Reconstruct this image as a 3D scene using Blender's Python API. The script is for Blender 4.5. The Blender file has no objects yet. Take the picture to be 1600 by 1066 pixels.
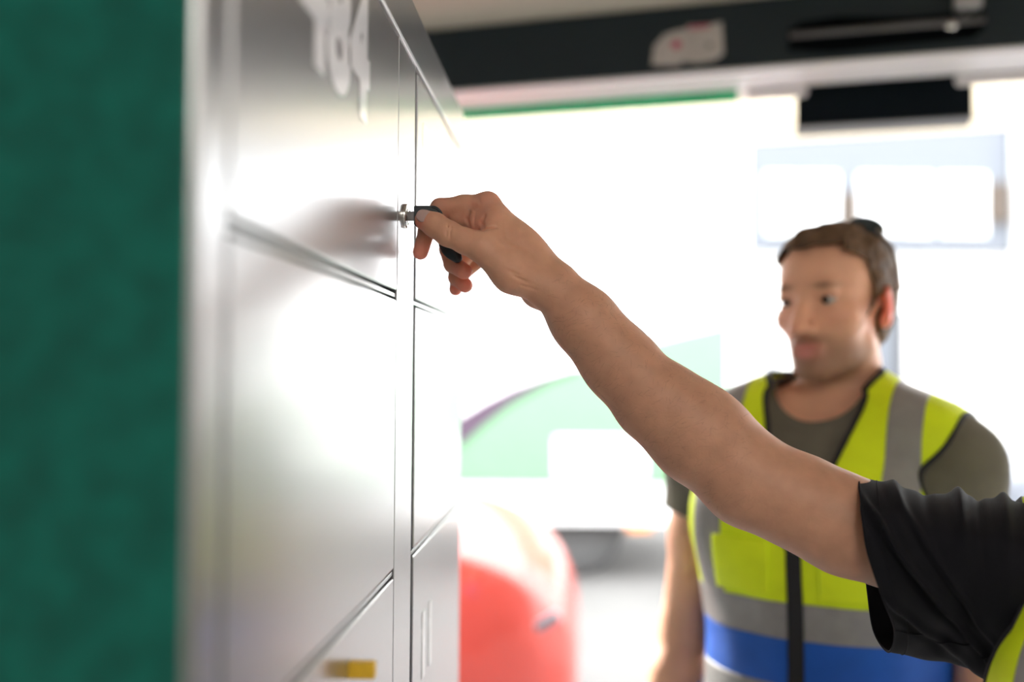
import bpy, bmesh, math, random
import numpy as np
from mathutils import Matrix, Vector, noise

scene = bpy.context.scene
COL = scene.collection
R = math.radians
rng = random.Random(7)

# ---------------------------------------------------------------- camera, sky, light, exposure
cam_data = bpy.data.cameras.new('camera')
cam = bpy.data.objects.new('camera', cam_data)
COL.objects.link(cam)
cam_data.sensor_width = 36.0
cam_data.lens = 35.0
cam_data.clip_start = 0.02
EYE = Vector((0, 0, 1.55))
cam.matrix_world = (Matrix.Translation(EYE) @ Matrix.Rotation(R(3.87), 4, 'Z') @ Matrix.Rotation(R(90 + 1.72), 4, 'X')
                    @ Matrix.Rotation(R(0.4), 4, 'Z'))
cam_data.dof.use_dof = True
cam_data.dof.focus_distance = 0.985
cam_data.dof.aperture_fstop = 1.6
scene.camera = cam

world = bpy.data.worlds.new('overcast_sky')
scene.world = world
world.use_nodes = True
wn = world.node_tree
bgn = wn.nodes['Background']
bgn.inputs['Color'].default_value = (0.95, 0.98, 1.0, 1)
bgn.inputs['Strength'].default_value = 10.0

sun_data = bpy.data.lights.new('sun', 'SUN')
sun_data.energy = 16.0
sun_data.angle = R(6)
sun_data.color = (1.0, 0.96, 0.9)
sun = bpy.data.objects.new('sun', sun_data)
COL.objects.link(sun)
sun.rotation_euler = Vector((0.56, -0.70, -0.45)).to_track_quat('-Z', 'Y').to_euler()

scene.view_settings.view_transform = 'Standard'
scene.view_settings.look = 'None'
scene.view_settings.gamma = 1.0
scene.view_settings.exposure = 0.0
scene.view_settings.use_curve_mapping = False
scene.cycles.use_denoising = True
scene.cycles.max_bounces = 10
scene.cycles.diffuse_bounces = 5
scene.cycles.sample_clamp_indirect = 8.0

F_PX = 35.0 / 36.0 * 1600
CAM_ROT = cam.matrix_world.to_3x3()


def P(px, py, depth):
    """world point that stands at this depth in front of the lens"""
    v = Vector(((px - 800) / F_PX * depth, (533 - py) / F_PX * depth, -depth))
    return EYE + CAM_ROT @ v


# ---------------------------------------------------------------- object helpers
def link(o):
    COL.objects.link(o)
    return o


def tag(o, label=None, cat=None, group=None, kind=None):
    if label: o['label'] = label
    if cat: o['category'] = cat
    if group: o['group'] = group
    if kind: o['kind'] = kind
    return o


def empty(name, loc, rz=0.0):
    o = bpy.data.objects.new(name, None)
    o.empty_display_size = 0.1
    o.matrix_world = Matrix.Translation(Vector(loc)) @ Matrix.Rotation(rz, 4, 'Z')
    return link(o)


def put(name, mesh, material=None, parent=None, smooth=False, world_space=False):
    """link a mesh as one object; world_space meshes keep their place under a moved parent"""
    o = bpy.data.objects.new(name, mesh)
    if material is not None and not mesh.materials:
        mesh.materials.append(material)
    if smooth:
        mesh.polygons.foreach_set('use_smooth', [True] * len(mesh.polygons))
    link(o)
    if parent is not None:
        o.parent = parent
        if world_space:
            o.matrix_parent_inverse = full_matrix(parent).inverted()
    return o


def full_matrix(o):
    m = o.matrix_basis.copy()
    if o.parent:
        return full_matrix(o.parent) @ o.matrix_parent_inverse @ m
    return m


def pymesh(verts, faces, name='mesh'):
    me = bpy.data.meshes.new(name)
    me.from_pydata([tuple(v) for v in verts], [], [tuple(f) for f in faces])
    me.update()
    return me


def npmesh(V, Fc, name='mesh'):
    """fast mesh from numpy arrays, all faces of one size"""
    me = bpy.data.meshes.new(name)
    n = Fc.shape[1]
    me.vertices.add(len(V))
    me.vertices.foreach_set('co', np.ascontiguousarray(V, dtype=np.float32).ravel())
    me.loops.add(Fc.size)
    me.loops.foreach_set('vertex_index', np.ascontiguousarray(Fc, dtype=np.int32).ravel())
    me.polygons.add(len(Fc))
    me.polygons.foreach_set('loop_start', np.arange(0, Fc.size, n, dtype=np.int32))
    me.polygons.foreach_set('loop_total', np.full(len(Fc), n, dtype=np.int32))
    me.update(calc_edges=True)
    me.validate()
    return me


def bm_mesh(bm, name='mesh'):
    me = bpy.data.meshes.new(name)
    bmesh.ops.recalc_face_normals(bm, faces=bm.faces)
    bm.to_mesh(me)
    bm.free()
    return me


def box_bm(bm, lo, hi, bevel=0.0, M=None, seg=2):
    t = bmesh.new()
    bmesh.ops.create_cube(t, size=1.0)
    lo, hi = Vector(lo), Vector(hi)
    for v in t.verts:
        v.co = Vector([(lo[i] + hi[i]) / 2 + v.co[i] * (hi[i] - lo[i]) for i in range(3)])
    if bevel > 0:
        bmesh.ops.bevel(t, geom=list(t.edges), offset=bevel, segments=seg, profile=0.5, affect='EDGES')
    if M is not None:
        bmesh.ops.transform(t, matrix=M, verts=t.verts)
    me = bpy.data.meshes.new('t')
    t.to_mesh(me)
    t.free()
    bm.from_mesh(me)
    bpy.data.meshes.remove(me)


def box(name, lo, hi, material, parent=None, bevel=0.0, M=None, smooth=False, world_space=False):
    bm = bmesh.new()
    box_bm(bm, lo, hi, bevel, M)
    return put(name, bm_mesh(bm, name), material, parent, smooth, world_space)


def prism(name, pts, axis_vec, material, parent=None, world_space=False):
    """polygon (3d points) pushed along a vector"""
    a = Vector(axis_vec)
    n = len(pts)
    V = [Vector(p) for p in pts] + [Vector(p) + a for p in pts]
    Fc = [tuple(range(n)), tuple(range(2 * n - 1, n - 1, -1))]
    for i in range(n):
        j = (i + 1) % n
        Fc.append((i, i + n, j + n, j))
    bm = bmesh.new()
    bm.from_mesh(pymesh(V, Fc))
    return put(name, bm_mesh(bm, name), material, parent, False, world_space)


def tube_mesh(pts, radii, seg=10, caps=True, name='tube'):
    pts = [Vector(p) for p in pts]
    if not hasattr(radii, '__len__'):
        radii = [radii] * len(pts)
    V, Fc = [], []
    prev = None
    for i, p in enumerate(pts):
        d = (pts[min(i + 1, len(pts) - 1)] - pts[max(i - 1, 0)]).normalized()
        if prev is None:
            up = Vector((0, 0, 1)) if abs(d.z) < 0.9 else Vector((1, 0, 0))
            s = d.cross(up).normalized()
        else:
            s = (prev - d * prev.dot(d)).normalized()
        prev = s
        t = d.cross(s)
        for k in range(seg):
            a = 2 * math.pi * k / seg
            V.append(p + (s * math.cos(a) + t * math.sin(a)) * radii[i])
    for i in range(len(pts) - 1):
        for k in range(seg):
            k2 = (k + 1) % seg
            Fc.append((i * seg + k, i * seg + k2, (i + 1) * seg + k2, (i + 1) * seg + k))
    if caps:
        Fc.append(tuple(range(seg - 1, -1, -1)))
        Fc.append(tuple(range((len(pts) - 1) * seg, len(pts) * seg)))
    bm = bmesh.new()
    bm.from_mesh(pymesh(V, Fc))
    return bm_mesh(bm, name)


def lathe_mesh(profile, M, seg=32, name='lathe'):
    """profile of (radius, height) turned about local z, then placed by M"""
    V, Fc = [], []
    for r, h in profile:
        for k in range(seg):
            a = 2 * math.pi * k / seg
            V.append(M @ Vector((r * math.cos(a), r * math.sin(a), h)))
    for i in range(len(profile) - 1):
        for k in range(seg):
            k2 = (k + 1) % seg
            Fc.append((i * seg + k, i * seg + k2, (i + 1) * seg + k2, (i + 1) * seg + k))
    Fc.append(tuple(range(seg - 1, -1, -1)))
    Fc.append(tuple(range((len(profile) - 1) * seg, len(profile) * seg)))
    bm = bmesh.new()
    bm.from_mesh(pymesh(V, Fc))
    return bm_mesh(bm, name)


def frame_axes(x, y, z, o=(0, 0, 0)):
    m = Matrix((x, y, z)).transposed().to_4x4()
    m.translation = Vector(o)
    return m


def text_mesh(body, size, extrude, M, offset=0.0):
    cu = bpy.data.curves.new('txt', 'FONT')
    cu.body = body
    cu.size = size
    cu.extrude = extrude
    cu.offset = offset
    cu.align_x = 'CENTER'
    cu.resolution_u = 4
    o = bpy.data.objects.new('txt', cu)
    link(o)
    dg = bpy.context.evaluated_depsgraph_get()
    me = bpy.data.meshes.new_from_object(o.evaluated_get(dg))
    bpy.data.objects.remove(o)
    me.transform(M)
    return me


# ---------------------------------------------------------------- materials
def mat(name, color, rough=0.5, metal=0.0, spec=0.5, var=0.08, var_scale=8.0, bump=0.0, bump_scale=200.0, coat=0.0, sss=0.0,
        emit=0.0, attr=False, sheen=0.0, ior=1.5, rough_var=0.0, trans=0.0, coords='Object', sss_scale=0.008, stretch=None):
    m = bpy.data.materials.new(name)
    m.use_nodes = True
    nt = m.node_tree
    b = nt.nodes['Principled BSDF']
    L = nt.links.new
    b.inputs['Roughness'].default_value = rough
    b.inputs['Metallic'].default_value = metal
    b.inputs['Specular IOR Level'].default_value = spec
    b.inputs['IOR'].default_value = ior
    b.inputs['Coat Weight'].default_value = coat
    b.inputs['Coat Roughness'].default_value = 0.06
    b.inputs['Transmission Weight'].default_value = trans
    if sheen:
        b.inputs['Sheen Weight'].default_value = sheen
    if sss:
        b.inputs['Subsurface Weight'].default_value = sss
        b.inputs['Subsurface Radius'].default_value = (1.0, 0.32, 0.18)
        b.inputs['Subsurface Scale'].default_value = sss_scale
    tc = nt.nodes.new('ShaderNodeTexCoord')
    vec = tc.outputs[coords]
    if stretch:
        mp = nt.nodes.new('ShaderNodeMapping')
        mp.inputs['Scale'].default_value = stretch
        L(vec, mp.inputs['Vector'])
        vec = mp.outputs['Vector']
    nz = nt.nodes.new('ShaderNodeTexNoise')
    nz.inputs['Scale'].default_value = var_scale
    nz.inputs['Detail'].default_value = 5.0
    L(vec, nz.inputs['Vector'])
    mix = nt.nodes.new('ShaderNodeMix')
    mix.data_type = 'RGBA'
    mix.blend_type = 'MULTIPLY'
    mix.inputs['Factor'].default_value = 1.0
    ramp = nt.nodes.new('ShaderNodeMapRange')
    ramp.inputs['From Min'].default_value = 0.3
    ramp.inputs['From Max'].default_value = 0.7
    ramp.inputs['To Min'].default_value = 1.0 - var
    ramp.inputs['To Max'].default_value = 1.0 + var * 0.5
    L(nz.outputs['Fac'], ramp.inputs['Value'])
    if attr:
        at = nt.nodes.new('ShaderNodeAttribute')
        at.attribute_name = 'tint'
        L(at.outputs['Color'], mix.inputs['A'])
    else:
        mix.inputs['A'].default_value = (*color, 1)
    L(ramp.outputs['Result'], mix.inputs['B'])
    L(mix.outputs['Result'], b.inputs['Base Color'])
    if rough_var:
        rr = nt.nodes.new('ShaderNodeMapRange')
        rr.inputs['To Min'].default_value = max(0, rough - rough_var)
        rr.inputs['To Max'].default_value = rough + rough_var
        L(nz.outputs['Fac'], rr.inputs['Value'])
        L(rr.outputs['Result'], b.inputs['Roughness'])
    if emit:
        b.inputs['Emission Color'].default_value = (*color, 1)
        b.inputs['Emission Strength'].default_value = emit
    if bump:
        n2 = nt.nodes.new('ShaderNodeTexNoise')
        n2.inputs['Scale'].default_value = bump_scale
        n2.inputs['Detail'].default_value = 3.0
        L(vec, n2.inputs['Vector'])
        bp = nt.nodes.new('ShaderNodeBump')
        bp.inputs['Strength'].default_value = bump
        bp.inputs['Distance'].default_value = 0.001
        L(n2.outputs['Fac'], bp.inputs['Height'])
        L(bp.outputs['Normal'], b.inputs['Normal'])
    return m


M_ = {}
M_['locker'] = mat('charcoal_powder_coat', (0.045, 0.042, 0.052), 0.28, spec=1.0, ior=2.3, bump=0.16, bump_scale=650, var=0.05, coat=1.0)
M_['locker'].node_tree.nodes['Principled BSDF'].inputs['Coat Roughness'].default_value = 0.2
M_['locker_green'] = mat('green_lacquered_steel', (0.0006, 0.105, 0.078), 0.5, spec=0.25, var=0.3, var_scale=60, bump=0.1, bump_scale=300)
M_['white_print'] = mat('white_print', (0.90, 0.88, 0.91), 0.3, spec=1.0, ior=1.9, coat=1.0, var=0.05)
M_['cream_print'] = mat('cream_sticker', (0.8, 0.7, 0.5), 0.3, spec=1.0, ior=1.8, coat=1.0)
M_['yellow_label'] = mat('yellow_label', (0.75, 0.45, 0.02), 0.5, var=0.15, var_scale=90)
M_['chrome'] = mat('nickel_plated_brass', (0.75, 0.73, 0.7), 0.18, metal=1.0, var=0.05)
M_['key_steel'] = mat('key_steel', (0.16, 0.15, 0.15), 0.35, metal=0.9)
M_['black_plastic'] = mat('black_plastic', (0.012, 0.02, 0.024), 0.38, bump=0.05, bump_scale=900)
M_['skin'] = mat('skin', (0.6, 0.35, 0.25), 0.48, spec=0.35, attr=True, sss=0.32, sss_scale=0.012, var=0.10, var_scale=55, bump=0.22, bump_scale=420)
M_['skin_face'] = mat('skin_face', (0.6, 0.35, 0.25), 0.5, spec=0.35, attr=True, sss=0.15, var=0.06, var_scale=40, sss_scale=0.012)
M_['nail'] = mat('fingernail', (0.62, 0.40, 0.36), 0.28, spec=0.5, sss=0.1, var=0.03)
M_['hair'] = mat('brown_hair', (0.16, 0.095, 0.055), 0.6, spec=0.15, var=0.45, var_scale=60, bump=0.5, bump_scale=160)
M_['hair_dark'] = mat('dark_hair', (0.03, 0.02, 0.015), 0.5, var=0.4, var_scale=60, bump=0.5, bump_scale=160)
M_['arm_hair'] = mat('arm_hair', (0.09, 0.045, 0.025), 0.6, var=0.2)
M_['black_shirt'] = mat('black_cotton', (0.005, 0.005, 0.008), 0.8, spec=0.2, var=0.15, var_scale=40, bump=0.35, bump_scale=1600, sheen=0.03)
M_['olive_shirt'] = mat('olive_grey_cotton', (0.17, 0.155, 0.12), 0.85, spec=0.2, var=0.1, var_scale=25, bump=0.2, bump_scale=900)
M_['hivis'] = mat('fluorescent_yellow_polyester', (0.82, 1.0, 0.015), 0.6, spec=0.3, var=0.06, var_scale=30, bump=0.2, bump_scale=900)
M_['reflective'] = mat('grey_reflective_tape', (0.30, 0.29, 0.28), 0.45, var=0.08, var_scale=60, bump=0.1, bump_scale=900)
M_['vest_blue'] = mat('royal_blue_polyester', (0.006, 0.11, 0.55), 0.6, var=0.12, var_scale=20, bump=0.15, bump_scale=900)
M_['vest_black'] = mat('black_binding', (0.012, 0.012, 0.014), 0.7)
M_['trousers'] = mat('dark_work_trousers', (0.03, 0.035, 0.05), 0.85, var=0.15)
M_['shoe'] = mat('black_leather', (0.015, 0.014, 0.013), 0.45)
M_['eye'] = mat('eye_white', (0.42, 0.39, 0.37), 0.3, var=0.02)
M_['iris'] = mat('brown_iris', (0.06, 0.03, 0.015), 0.2)
M_['lens'] = mat('dark_sunglass_lens', (0.02, 0.035, 0.042), 0.3, spec=0.3)
M_['temple'] = mat('pale_sunglass_temple', (0.32, 0.27, 0.24), 0.35)
M_['concrete'] = mat('concrete_floor', (0.30, 0.29, 0.28), 0.7, var=0.15, var_scale=3, bump=0.3, bump_scale=60)
M_['pavement'] = mat('pale_concrete_paving', (0.13, 0.125, 0.12), 0.85, var=0.12, var_scale=2, bump=0.3, bump_scale=40)
M_['ceiling'] = mat('beige_ceiling_paint', (0.36, 0.32, 0.265), 0.85, var=0.03, var_scale=3)
M_['wall'] = mat('white_wall_paint', (0.62, 0.61, 0.59), 0.85, var=0.04, var_scale=3)
M_['header'] = mat('anthracite_header', (0.017, 0.026, 0.032), 0.55, spec=0.25, var=0.1, var_scale=4)
M_['slot'] = mat('black_recess', (0.002, 0.003, 0.004), 0.9, spec=0.05)
M_['alu'] = mat('brushed_aluminium', (0.93, 0.91, 0.94), 0.35, metal=0.5, var=0.06, var_scale=40, stretch=(1, 20, 20))
M_['dark_steel'] = mat('dull_steel', (0.12, 0.115, 0.115), 0.45, metal=0.6)
M_['white_seal'] = mat('white_rubber_seal', (0.72, 0.66, 0.68), 0.5)
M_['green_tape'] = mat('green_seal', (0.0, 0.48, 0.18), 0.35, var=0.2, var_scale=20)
M_['black_box'] = mat('black_sensor_housing', (0.003, 0.006, 0.009), 0.75, spec=0.1)
M_['sticker'] = mat('worn_white_sticker', (0.52, 0.47, 0.46), 0.6, var=0.12, var_scale=25)
M_['red_print'] = mat('red_print', (0.5, 0.06, 0.12), 0.6)
M_['grey_print'] = mat('grey_print', (0.16, 0.15, 0.14), 0.6)
M_['cream_render'] = mat('cream_render', (0.74, 0.70, 0.60), 0.85, var=0.04)
tp = mat('translucent_cream_panel', (0.80, 0.74, 0.62), 0.6, var=0.03)
_nt = tp.node_tree
_tr = _nt.nodes.new('ShaderNodeBsdfTranslucent')
_tr.inputs['Color'].default_value = (0.50, 0.44, 0.34, 1)
_ad = _nt.nodes.new('ShaderNodeMixShader')
_ad.inputs['Fac'].default_value = 0.25
_nt.links.new(_nt.nodes['Principled BSDF'].outputs[0], _ad.inputs[1])
_nt.links.new(_tr.outputs[0], _ad.inputs[2])
_nt.links.new(_ad.outputs[0], _nt.nodes['Material Output'].inputs['Surface'])
M_['cream_panel'] = tp
M_['truck_white'] = mat('white_truck_panel', (0.82, 0.82, 0.82), 0.35, coat=0.3, var=0.03)
M_['truck_green'] = mat('pale_green_livery', (0.155, 0.30, 0.175), 0.6, spec=0.1, var=0.03)
M_['truck_purple'] = mat('mauve_livery', (0.085, 0.06, 0.085), 0.6, spec=0.1, var=0.03)
M_['tyre'] = mat('tyre_rubber', (0.08, 0.08, 0.08), 0.8)
M_['rim'] = mat('grey_wheel_rim', (0.45, 0.45, 0.46), 0.4, metal=0.6)
M_['underframe'] = mat('underframe_steel', (0.25, 0.25, 0.26), 0.7)
M_['amber'] = mat('amber_marker', (0.75, 0.22, 0.02), 0.3)
M_['car_red'] = mat('red_car_paint', (0.42, 0.046, 0.033), 0.5, spec=0.25, coat=0.6, var=0.02)
M_['car_blue'] = mat('grey_blue_car_paint', (0.10, 0.11, 0.135), 0.35, coat=0.6, var=0.02)
M_['car_glass'] = mat('car_glass', (0.05, 0.06, 0.065), 0.05, spec=0.6)
M_['headlight'] = mat('headlight_glass', (0.8, 0.8, 0.82), 0.12, coat=1.0)
M_['trim'] = mat('grey_trim', (0.12, 0.13, 0.15), 0.5)
M_['render_white'] = mat('white_house_render', (0.80, 0.78, 0.75), 0.9, var=0.03)
M_['fascia'] = mat('pale_blue_grey_fascia', (0.10, 0.109, 0.128), 0.6, var=0.03)
M_['blind'] = mat('white_window_blind', (0.85, 0.85, 0.85), 0.5)
M_['shutter_brown'] = mat('brown_shutter', (0.05, 0.032, 0.02), 0.6)
M_['grey_door'] = mat('grey_door', (0.05, 0.05, 0.055), 0.6)
M_['lamp_case'] = mat('white_lamp_case', (0.7, 0.7, 0.7), 0.5)
M_['lamp_diffuser'] = mat('lamp_diffuser', (1.0, 0.95, 0.88), 0.5, emit=15.0, var=0.0)


# ---------------------------------------------------------------- smooth solids: rounded cones and ellipsoids blended on a grid
class Solid:
    def __init__(self):
        self.ops = []          # (kind, params, blend, tag)

    def cone(self, a, b, ra, rb, k=0.012, tag=''):
        self.ops.append(('cone', (Vector(a), Vector(b), ra, rb), k, tag))

    def chain(self, pts, radii, k=0.012, tag=''):
        for i in range(len(pts) - 1):
            self.cone(pts[i], pts[i + 1], radii[i], radii[i + 1], k, tag)

    def ell(self, c, r, rot=None, k=0.012, tag=''):
        self.ops.append(('ell', (Vector(c), Vector(r), rot or Matrix.Identity(3)), k, tag))

    def cut(self, c, r, rot=None, k=0.006, tag=''):
        self.ops.append(('cut', (Vector(c), Vector(r), rot or Matrix.Identity(3)), k, tag))

    def place(self, M):
        s = M.to_scale()[0]
        R3 = M.to_3x3().normalized()
        out = Solid()
        for kind, p, k, t in self.ops:
            if kind == 'cone':
                out.ops.append((kind, (M @ p[0], M @ p[1], p[2] * s, p[3] * s), k * s, t))
            else:
                out.ops.append((kind, (M @ p[0], p[1] * s, R3 @ p[2]), k * s, t))
        return out

    def only(self, tags):
        out = Solid()
        out.ops = [o for o in self.ops if o[3] in tags]
        return out

    def bounds(self, pad):
        lo, hi = np.full(3, 1e9), np.full(3, -1e9)
        for kind, p, k, t in self.ops:
            if kind == 'cut':
                continue
            if kind == 'cone':
                L = [np.minimum(np.array(p[0]) - p[2], np.array(p[1]) - p[3])]
                H = [np.maximum(np.array(p[0]) + p[2], np.array(p[1]) + p[3])]
            else:
                e = np.sqrt(((np.array(p[2]) * np.array(p[1])[None, :]) ** 2).sum(1))
                L, H = [np.array(p[0]) - e], [np.array(p[0]) + e]
            lo, hi = np.minimum(lo, L[0]), np.maximum(hi, H[0])
        return lo - pad, hi + pad

    def field(self, axes, inflate=0.0):
        xs, ys, zs = axes
        Fd = np.full((len(xs), len(ys), len(zs)), 0.06, dtype=np.float32)
        for kind, p, k, t in self.ops:
            if kind == 'cone':
                rr = [p[2] + inflate, p[3] + inflate]
                lo = np.minimum(np.array(p[0]) - rr[0], np.array(p[1]) - rr[1])
                hi = np.maximum(np.array(p[0]) + rr[0], np.array(p[1]) + rr[1])
            else:
                e = np.sqrt(((np.array(p[2]) * (np.array(p[1])[None, :] + inflate)) ** 2).sum(1))
                lo, hi = np.array(p[0]) - e, np.array(p[0]) + e
            m = k * 1.6 + 0.008
            sl = []
            for ax, l, h in zip(axes, lo, hi):
                i0, i1 = np.searchsorted(ax, l - m), np.searchsorted(ax, h + m)
                sl.append(slice(max(0, i0 - 1), min(len(ax), i1 + 1)))
            if any(s.stop <= s.start for s in sl):
                continue
            X = xs[sl[0]].astype(np.float32)[:, None, None]
            Y = ys[sl[1]].astype(np.float32)[None, :, None]
            Z = zs[sl[2]].astype(np.float32)[None, None, :]
            if kind == 'cone':
                a, b, ra, rb = p
                ab = b - a
                L2 = max(ab.length_squared, 1e-12)
                tt = ((X - a.x) * ab.x + (Y - a.y) * ab.y + (Z - a.z) * ab.z) / L2
                np.clip(tt, 0, 1, out=tt)
                d = np.sqrt((X - a.x - tt * ab.x) ** 2 + (Y - a.y - tt * ab.y) ** 2 + (Z - a.z - tt * ab.z) ** 2)
                d -= (ra + inflate) + tt * (rb - ra)
            else:
                c, r, Q = p
                f = inflate if kind == 'ell' else 0.0
                u = [((X - c.x) * Q[0][i] + (Y - c.y) * Q[1][i] + (Z - c.z) * Q[2][i]) for i in range(3)]
                k0 = np.sqrt(sum((u[i] / (r[i] + f)) ** 2 for i in range(3)))
                k1 = np.sqrt(sum((u[i] / (r[i] + f) ** 2) ** 2 for i in range(3))) + 1e-6
                d = k0 * (k0 - 1) / k1
            cur = Fd[sl[0], sl[1], sl[2]]
            if kind == 'cut':
                h = np.clip(0.5 + 0.5 * (cur + d) / k, 0, 1)
                Fd[sl[0], sl[1], sl[2]] = cur * h + (-d) * (1 - h) + k * h * (1 - h)
            else:
                h = np.clip(0.5 + 0.5 * (cur - d) / k, 0, 1)
                Fd[sl[0], sl[1], sl[2]] = cur * (1 - h) + d * h - k * h * (1 - h)
        return Fd

    def surface(self, res, inflate=0.0, axes=None, smooth=2):
        if axes is None:
            lo, hi = self.bounds(inflate + 3 * res)
            axes = [np.arange(l, h, res) for l, h in zip(lo, hi)]
        return surface_nets(self.field(axes, inflate), axes, smooth)


def surface_nets(Fd, axes, smooth=2):
    ins = Fd < 0
    s = np.zeros(tuple(n - 1 for n in Fd.shape), dtype=np.int8)
    corners = [(i, j, k) for i in (0, 1) for j in (0, 1) for k in (0, 1)]
    n0, n1, n2 = s.shape
    for i, j, k in corners:
        s += ins[i:i + n0, j:j + n1, k:k + n2]
    act = np.nonzero((s > 0) & (s < 8))
    del s
    cells = np.stack(act, 1)
    vid = np.full((n0, n1, n2), -1, dtype=np.int32)
    vid[act] = np.arange(len(cells))
    pos = np.zeros((len(cells), 3))
    cnt = np.zeros(len(cells))
    fv = {c: Fd[cells[:, 0] + c[0], cells[:, 1] + c[1], cells[:, 2] + c[2]] for c in corners}
    for c in corners:
        for ax in range(3):
            if c[ax] == 0:
                e = list(c)
                e[ax] = 1
                fa, fb = fv[c], fv[tuple(e)]
                m = (fa < 0) != (fb < 0)
                t = fa[m] / (fa[m] - fb[m])
                add = np.tile(np.array(c, dtype=float), (m.sum(), 1))
                add[:, ax] = t
                pos[m] += add
                cnt[m] += 1
    pos /= cnt[:, None]
    V = np.empty_like(pos)
    for ax in range(3):
        A = axes[ax]
        i = cells[:, ax]
        V[:, ax] = A[i] + pos[:, ax] * (A[i + 1] - A[i])
    quads = []
    for ax in range(3):
        o1, o2 = (ax + 1) % 3, (ax + 2) % 3
        a = np.take(ins, range(0, ins.shape[ax] - 1), ax)
        b = np.take(ins, range(1, ins.shape[ax]), ax)
        idx = np.stack(np.nonzero(a != b), 1)
        ok = (idx[:, o1] > 0) & (idx[:, o2] > 0) & (idx[:, o1] < Fd.shape[o1] - 1) & (idx[:, o2] < Fd.shape[o2] - 1)
        idx = idx[ok]
        sgn = ins[idx[:, 0], idx[:, 1], idx[:, 2]]
        q = []
        for d1, d2 in ((1, 1), (0, 1), (0, 0), (1, 0)):
            j = idx.copy()
            j[:, o1] -= d1
            j[:, o2] -= d2
            q.append(vid[j[:, 0], j[:, 1], j[:, 2]])
        q = np.stack(q, 1)
        q[~sgn] = q[~sgn][:, ::-1]
        quads.append(q)
    Q = np.concatenate(quads)
    Q = Q[(Q >= 0).all(1)]
    if smooth:
        E = np.concatenate([Q[:, [0, 1]], Q[:, [1, 2]], Q[:, [2, 3]], Q[:, [3, 0]]])
        E = np.concatenate([E, E[:, ::-1]])
        deg = np.bincount(E[:, 0], minlength=len(V)).clip(1)
        for it in range(smooth * 2):
            lam = 0.5 if it % 2 == 0 else -0.48
            acc = np.stack([np.bincount(E[:, 0], weights=V[E[:, 1], ax], minlength=len(V)) for ax in range(3)], 1)
            V = V + lam * (acc / deg[:, None] - V)
    return V, Q


def tris_of(Q):
    return np.concatenate([Q[:, [0, 1, 2]], Q[:, [0, 2, 3]]])


def clip(V, T, g):
    """keep the part of a triangle mesh where the per-vertex value g is positive; the cut edge follows g = 0"""
    V, T, g = np.asarray(V), np.asarray(T), np.asarray(g, dtype=float)
    pos = g > 0
    n = pos[T].sum(1)
    keep = T[n == 3]
    new_v, cache, out = [], {}, []
    base = len(V)

    def mid(a, b):
        key = (a, b) if a < b else (b, a)
        if key not in cache:
            t = g[key[0]] / (g[key[0]] - g[key[1]])
            cache[key] = base + len(new_v)
            new_v.append(V[key[0]] + t * (V[key[1]] - V[key[0]]))
        return cache[key]
    for tri in T[(n == 1) | (n == 2)]:
        tri = [int(i) for i in tri]
        if sum(pos[i] for i in tri) == 1:
            while not pos[tri[0]]:
                tri = tri[1:] + tri[:1]
            a, b, c = tri
            out.append((a, mid(a, b), mid(a, c)))
        else:
            while pos[tri[0]]:
                tri = tri[1:] + tri[:1]
            a, b, c = tri
            ab, ac = mid(a, b), mid(a, c)
            out.append((ab, b, c))
            out.append((ab, c, ac))
    V2 = np.concatenate([V, np.array(new_v).reshape(-1, 3)])
    T2 = np.concatenate([keep, np.array(out, dtype=int).reshape(-1, 3)])
    used = np.unique(T2)
    remap = np.full(len(V2), -1)
    remap[used] = np.arange(len(used))
    return V2[used], remap[T2]


def thick(o, t, offset=1.0):
    md = o.modifiers.new('thickness', 'SOLIDIFY')
    md.thickness = t
    md.offset = offset
    return o


def wrinkle(V, N, amp, scale, seed=0.0):
    out = V.copy()
    for i in range(len(V)):
        p = V[i] * scale
        out[i] += N[i] * amp * noise.noise(Vector((p[0] + seed, p[1] * 0.9 - seed, p[2] * 0.6)))
    return out


def normals_of(V, T):
    fn = np.cross(V[T[:, 1]] - V[T[:, 0]], V[T[:, 2]] - V[T[:, 0]])
    N = np.zeros_like(V)
    for c in range(3):
        for ax in range(3):
            N[:, ax] += np.bincount(T[:, c], weights=fn[:, ax], minlength=len(V))
    return N / (np.linalg.norm(N, axis=1)[:, None] + 1e-12)


def tint(me, C):
    a = me.attributes.new('tint', 'FLOAT_COLOR', 'POINT')
    a.data.foreach_set('color', np.concatenate([C, np.ones((len(C), 1))], 1).astype(np.float32).ravel())


def blob(V, c, r):
    """soft 0..1 weight around a point (r scalar or per axis)"""
    d = (V - np.array(c)) / np.array(r)
    return np.exp(-(d ** 2).sum(1))


SKIN = np.array((0.64, 0.355, 0.235))


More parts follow.
